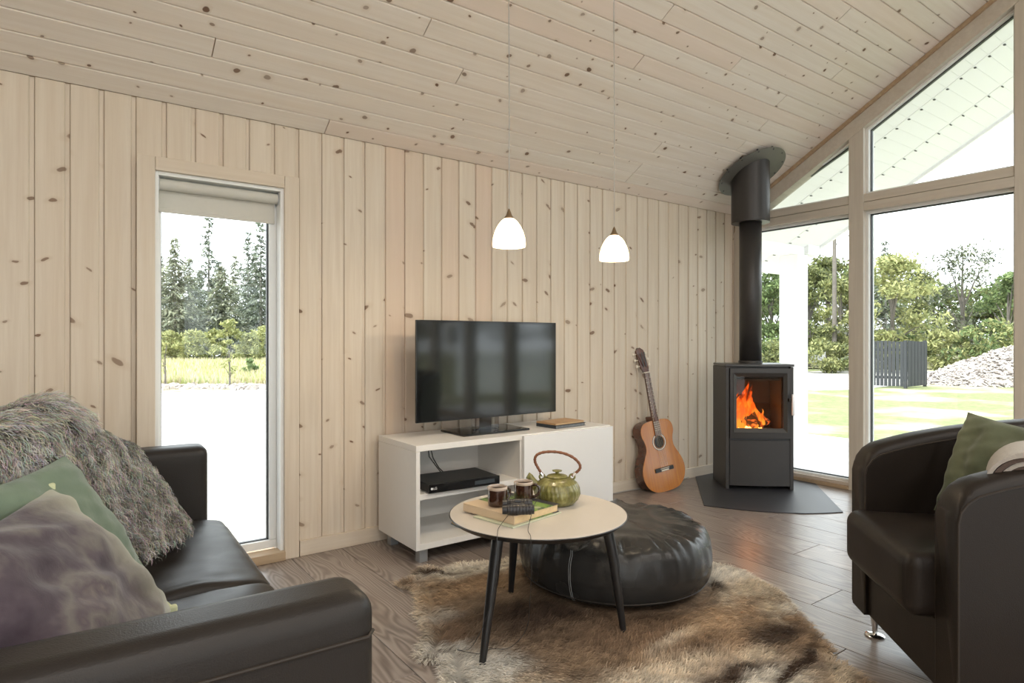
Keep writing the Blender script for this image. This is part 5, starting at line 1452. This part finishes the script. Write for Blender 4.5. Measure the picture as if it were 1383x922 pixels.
M['fabric_green'] = velvet('fabric_green', [(.35, (.125, .17, .125)), (.6, (.18, .235, .17))], 3)
M['fabric_olive'] = velvet('fabric_olive', [(.35, (.085, .10, .062)), (.6, (.14, .155, .10))], 4)
M['hem_lime'] = simple('hem_lime', (.52, .54, .34), .8)
t, A, B, Cc, D, ctr = pillow('plum_cushion', (-.012, 1.855, .752), (.240, 1.800, .418), (-.205, 1.25, .760), .15, M['velvet_plum'], 'plum grey tie-dyed cushion with pale lime hem leaning on the sofa back', 3, wrs=2.0)
def bow(P, Q, k=10, inward=None):
    out = []
    for i in range(k+1):
        u = 2*i/k - 1; p = P.lerp(Q, i/k) + (inward - (P+Q)/2).normalized() * (.0165*(1-u*u)) * ((Q-P).length/.42); out.append(p - ctr)
    return out
m = MB().tube(bow(A, B, inward=ctr), .006, 8); m.build('hem', M['hem_lime'], t, smooth=True)
for P_ in (A, B): MB().rbox(.012, .010, .010, .006, tuple(P_ - ctr), nseg=2).build('corner', M['hem_lime'], t, smooth=True)
pillow('green_cushion', (.020, 2.035, .800), (.215, 2.165, .425), (-.150, 1.640, .795), .11, M['fabric_green'], 'sage green cushion standing behind the plum grey cushion on the sofa', 8)

# ---------------------------------------------------------------- curly sheepskin over the sofa back
yrows = [1.42, 1.70, 1.90, 2.10, 2.30, 2.45, 2.58, 2.70]
prof = {
 1.42: [(-.46, .70), (-.42, .79), (-.36, .84), (-.31, .85), (-.28, .81), (-.27, .77), (-.265, .74), (-.26, .72)],
 1.70: [(-.40, .72), (-.34, .83), (-.27, .870), (-.21, .865), (-.18, .81), (-.175, .76), (-.17, .73), (-.165, .71)],
 1.90: [(-.36, .73), (-.28, .84), (-.20, .880), (-.13, .875), (-.09, .82), (-.08, .76), (-.075, .72), (-.07, .69)],
 2.10: [(-.30, .74), (-.20, .850), (-.10, .888), (-.02, .86), (.02, .77), (.04, .68), (.05, .60), (.06, .54)],
 2.30: [(-.28, .74), (-.16, .850), (-.04, .895), (.04, .855), (.09, .75), (.13, .64), (.17, .52), (.21, .41)],
 2.45: [(-.26, .74), (-.14, .850), (-.02, .900), (.06, .865), (.13, .76), (.19, .65), (.25, .53), (.30, .405)],
 2.58: [(-.24, .74), (-.12, .845), (-.00, .890), (.08, .850), (.17, .75), (.25, .65), (.33, .53), (.385, .405)],
 2.70: [(-.22, .72), (-.11, .820), (.00, .850), (.08, .800), (.16, .69), (.24, .59), (.31, .50), (.36, .43)]}
def skin(a, b):
    fy = b*(len(yrows)-1); j = min(int(fy), len(yrows)-2); gy = fy - j
    fx = a*7; i = min(int(fx), 6); gx = fx - i
    def pt(jj, ii): x, z = prof[yrows[jj]][ii]; return Vector((x, yrows[jj], z))
    p = pt(j, i).lerp(pt(j, i+1), gx).lerp(pt(j+1, i).lerp(pt(j+1, i+1), gx), gy)
    return p
def skin_n(a, b):
    e = .02
    u = skin(min(1, a+e), b) - skin(max(0, a-e), b); v = skin(a, min(1, b+e)) - skin(a, max(0, b-e))
    n = v.cross(u).normalized()
    if n.x + n.z*.8 < 0: n = -n
    return n
def lump(a, b):
    p = skin(a, b); return .030*noise.noise(p*5.5) + .020*noise.noise(p*14)
ss = empty('sheepskin', (.05, 2.1, .45), label='long curly grey sheepskin throw draped over the sofa back and seat', cat='sheepskin')
so = Vector((.05, 2.1, .45))
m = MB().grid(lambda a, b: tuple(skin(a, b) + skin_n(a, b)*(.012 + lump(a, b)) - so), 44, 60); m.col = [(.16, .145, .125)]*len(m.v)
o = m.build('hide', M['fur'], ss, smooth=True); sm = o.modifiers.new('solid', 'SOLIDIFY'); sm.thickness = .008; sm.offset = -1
rk = random.Random(12)
m = MB(); cols = []
def lock(root, nrm, drop, L, w0, c0, c1, seed, segs=7):
    """one curled flat lock of wool"""
    t1 = drop; t2 = nrm.cross(drop).normalized()
    ph = rk.uniform(0, 6.3); amp = rk.uniform(.0035, .0085); fr = rk.uniform(7, 12)
    n0 = len(m.v); prev = None
    for i in range(segs + 1):
        s = i/segs
        p = root + nrm*(L*(.62*s - .40*s*s)) + t1*(L*(.20*s + .62*s*s)) + (t2*math.cos(ph + fr*s) + nrm*math.sin(ph + fr*s)*.6)*amp*(.3 + s) - so
        wd = w0*(1 - .75*s)
        side = (t2*math.cos(ph + fr*s*.5) + nrm*.7*math.sin(ph + fr*s*.5)) * wd
        m.v += [tuple(p + side), tuple(p - side)]
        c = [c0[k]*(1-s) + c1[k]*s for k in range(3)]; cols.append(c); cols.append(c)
        if i: q = n0 + 2*i; m.f.append((q-2, q-1, q+1, q))
for _ in range(34000):
    a, b = rk.uniform(0, 1), rk.uniform(0, 1)
    root = skin(a, b) + skin_n(a, b)*(.010 + lump(a, b)); nrm = skin_n(a, b)
    cl = noise.noise(root*22)      # locks clump together
    d = Vector((.55, .10, -.85)) + Vector((noise.noise(root*24 + Vector((3,0,0))), noise.noise(root*24 + Vector((0,7,0))), noise.noise(root*24 + Vector((0,0,11)))))*1.35
    if b > .86: d += Vector((0, 1.5, -.1))*(b-.86)*6
    d = (d - nrm*d.dot(nrm)); d = d.normalized() if d.length > 1e-3 else Vector((0, 0, -1))
    tone = .5 + .5*noise.noise(root*7) + .35*cl
    tone = max(-.2, min(1.3, tone + .5*noise.noise(root*30)))
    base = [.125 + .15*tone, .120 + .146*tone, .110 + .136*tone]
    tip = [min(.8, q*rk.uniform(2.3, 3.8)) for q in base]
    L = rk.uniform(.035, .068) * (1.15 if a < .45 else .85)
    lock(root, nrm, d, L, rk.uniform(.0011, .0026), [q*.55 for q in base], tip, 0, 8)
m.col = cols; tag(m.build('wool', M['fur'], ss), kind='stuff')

# ---------------------------------------------------------------- armchair
ac = empty('leather_armchair', (2.470, 1.170, 0), rad(225), label='dark brown leather tub armchair with chrome feet at the right', cat='armchair')
LC = M['leather_chair']
CW, CD, TH, RR = .735, .80, .115, .20
def path():
    pts = []; h = TH/2
    x0, x1, y1 = h, CW - h, CD - h; r = RR
    n = 14
    for i in range(n): pts.append((x0, 0 + (y1 - r)*(i/(n-1))**1.6 if i else 0, -1, 0))
    for i in range(1, 10): q = PI - (PI/2)*i/10; pts.append((x0 + r + r*math.cos(q), y1 - r + r*math.sin(q), math.cos(q), math.sin(q)))
    for i in range(9): pts.append((x0 + r + (x1 - x0 - 2*r)*i/8, y1, 0, 1))
    for i in range(1, 10): q = PI/2 - (PI/2)*i/10; pts.append((x1 - r + r*math.cos(q), y1 - r + r*math.sin(q), math.cos(q), math.sin(q)))
    for i in range(n): pts.append((x1, (y1 - r)*(1 - i/(n-1))**1.6, 1, 0))
    return pts
PT = path()
def ztop(y):
    z = .700 + .150*(1 - math.exp(-y/.36))
    r = .060
    if y < r: z -= (r - math.sqrt(max(0, r*r - (r-y)**2)))*1.0
    return z
def shell_sec(x, y, nx_, ny_):
    h = TH/2; zt_ = ztop(y); r = .034; out = []
    for dn, z in [(h - .004, .100), (h, .110), (h, (zt_ + .1)/2), (h, zt_ - r - .02), (h, zt_ - r)]: out.append((dn, z))
    for k in range(1, 6): q = PI/2*k/6; out.append((h - r + r*math.cos(q), zt_ - r + r*math.sin(q)))
    out += [(h - r, zt_), (0, zt_ + .002), (-h + r, zt_)]
    for k in range(1, 6): q = PI/2*k/6; out.append((-h + r - r*math.sin(q), zt_ - r + r*math.cos(q)))
    for dn, z in [(-h, zt_ - r), (-h, zt_ - r - .02), (-h, (zt_ + .1)/2), (-h, .110), (-h + .004, .100)]: out.append((dn, z))
    return [(x + nx_*dn, y + ny_*dn, z) for dn, z in out]
secs = [shell_sec(*p) for p in PT]; ns = len(secs[0])
m = MB(); vs = [v for s in secs for v in s]; fs = []
for i in range(len(secs)-1):
    for k in range(ns): k2 = (k+1) % ns; fs.append((i*ns+k, (i+1)*ns+k, (i+1)*ns+k2, i*ns+k2))
fs += [tuple(range(ns)), tuple((len(secs)-1)*ns + k for k in range(ns))[::-1]]
sh = m.add(vs, fs).build('shell', LC, ac, smooth=45)
for kk, nm in ((4, 'piping'), (ns-5, 'piping')):
    pts = [Vector(s[kk]) for s in secs]
    off_ = [Vector((p[2], p[3], 0)) * (.001 if kk == 4 else -.001) for p in PT]
    line = [p + q for p, q in zip(pts, off_)]
    # run down the front edge too
    sgn = 1 if kk == 4 else -1
    line = [Vector((line[0].x, .004, z)) for z in (.11, .3, .5, .60)] + line[1:] if False else [Vector((line[0].x, .002, z)) for z in (.11, .3, .5, line[1].z - .03)] + line[1:-1] + [Vector((line[-1].x, .002, z)) for z in (line[1].z - .03, .5, .3, .11)]
    MB().tube(line, .0032, 6).build(nm, LP, sh)
box('front_panel', LC, TH + .001, CW - TH - .001, .012, .05, .102, .30, ac, .006)
MB().box(TH, CW - TH, .05, CD - TH, .11, .30).build('seat_frame', LC, ac)
cs_ = MB().rbox((CW - 2*TH)/2 - .002, .34, .094, .040, (CW/2, .268, .394), nseg=16, puff=.012,
        warp=lambda p: Vector((p.x, p.y, p.z + .006*noise.noise(Vector((p.x*5, p.y*5, 2)))))).build('seat_cushion', LC, ac, smooth=True)
for zz_2 in (.455, .335): 
    hx_ = (CW - 2*TH)/2 - .014
    MB().tube([(CW/2 - hx_, .05, zz_2), (CW/2 - hx_ + .0, -.052, zz_2), (CW/2 - hx_ + .02, -.0665, zz_2), (CW/2 + hx_ - .02, -.0665, zz_2), (CW/2 + hx_, -.052, zz_2), (CW/2 + hx_, .05, zz_2)], .003, 6).build('piping', LP, cs_)
MB().rbox((CW - 2*TH)/2 - .006, .060, .15, .05, (CW/2, CD - TH - .064, .63), nseg=12, puff=0).build('back_cushion', LC, ac, smooth=True)
for lx, ly in ((.052, .060), (CW - .052, .060), (.09, CD - .09), (CW - .09, CD - .09)):
    l_ = empty('leg', (lx, ly, 0)); l_.parent = ac
    MB().lathe([(0, 0), (.033, 0), (.034, .004), (.030, .008), (.010, .011), (.0, .012)], 32).build('foot', M['chrome'], l_, smooth=40)
    MB().lathe([(.0085, .010), (.0095, .03), (.019, .100), (.0, .101)], 24).build('stem', M['chrome'], l_, smooth=40)
# olive cushion standing in the armchair, striped blanket over its near arm
def cl2w(x, y, z): 
    c, s = math.cos(rad(225)), math.sin(rad(225)); return (2.470 + c*x - s*y, 1.170 + s*x + c*y, z)
pillow('olive_cushion', cl2w(.18,.31,.855), cl2w(.16,.21,.505), cl2w(.55,.44,.82), .13, M['fabric_olive'], 'olive green cushion standing in the dark leather armchair', 15, wrs=1.8)
M['blanket_pale'] = simple('blanket_pale', (.40, .37, .335), .95, namp=.2, nscale=120, bump=.4, bscale=300)
M['blanket_brown'] = simple('blanket_brown', (.10, .072, .06), .95, namp=.3, nscale=120, bump=.4, bscale=300)

bc = Vector((2.21, .555, .700)); va = rad(15.5); vd = Vector((math.cos(va), math.sin(va), 0)); hd2 = Vector((math.sin(va), -math.cos(va), 0))
bk_ = empty('striped_blanket', (bc.x, bc.y, .70), label='folded beige and brown striped blanket hung over the near arm of the armchair', cat='blanket')
for k in range(6):
    r0 = .108 - .0125*k; r1 = r0 - .0112
    m = MB()
    def lay(a, b, r0=r0, r1=r1, k=k):
        # closed band cross-section: outer arc out, inner arc back
        t = b*2
        if t <= 1: q = PI*t; r = r0
        else: q = PI*(2-t); r = r1
        x = math.cos(PI - q)*r; z = math.sin(q)*r*.98
        wob = .004*noise.noise(Vector((a*4, b*6, k)))
        s = (a-.5)*(.26 - .01*k)
        return tuple(hd2*x + vd*s + Vector((0, 0, z + wob)))
    m.grid(lay, 12, 40, cv=True)
    n0 = len(m.v) - 12*40
    m.f.append(tuple(n0 + j for j in range(40))); m.f.append(tuple(n0 + 11*40 + j for j in range(40))[::-1])
    m.build('fold', M['blanket_pale' if k % 2 == 0 else 'blanket_brown'], bk_, smooth=60)
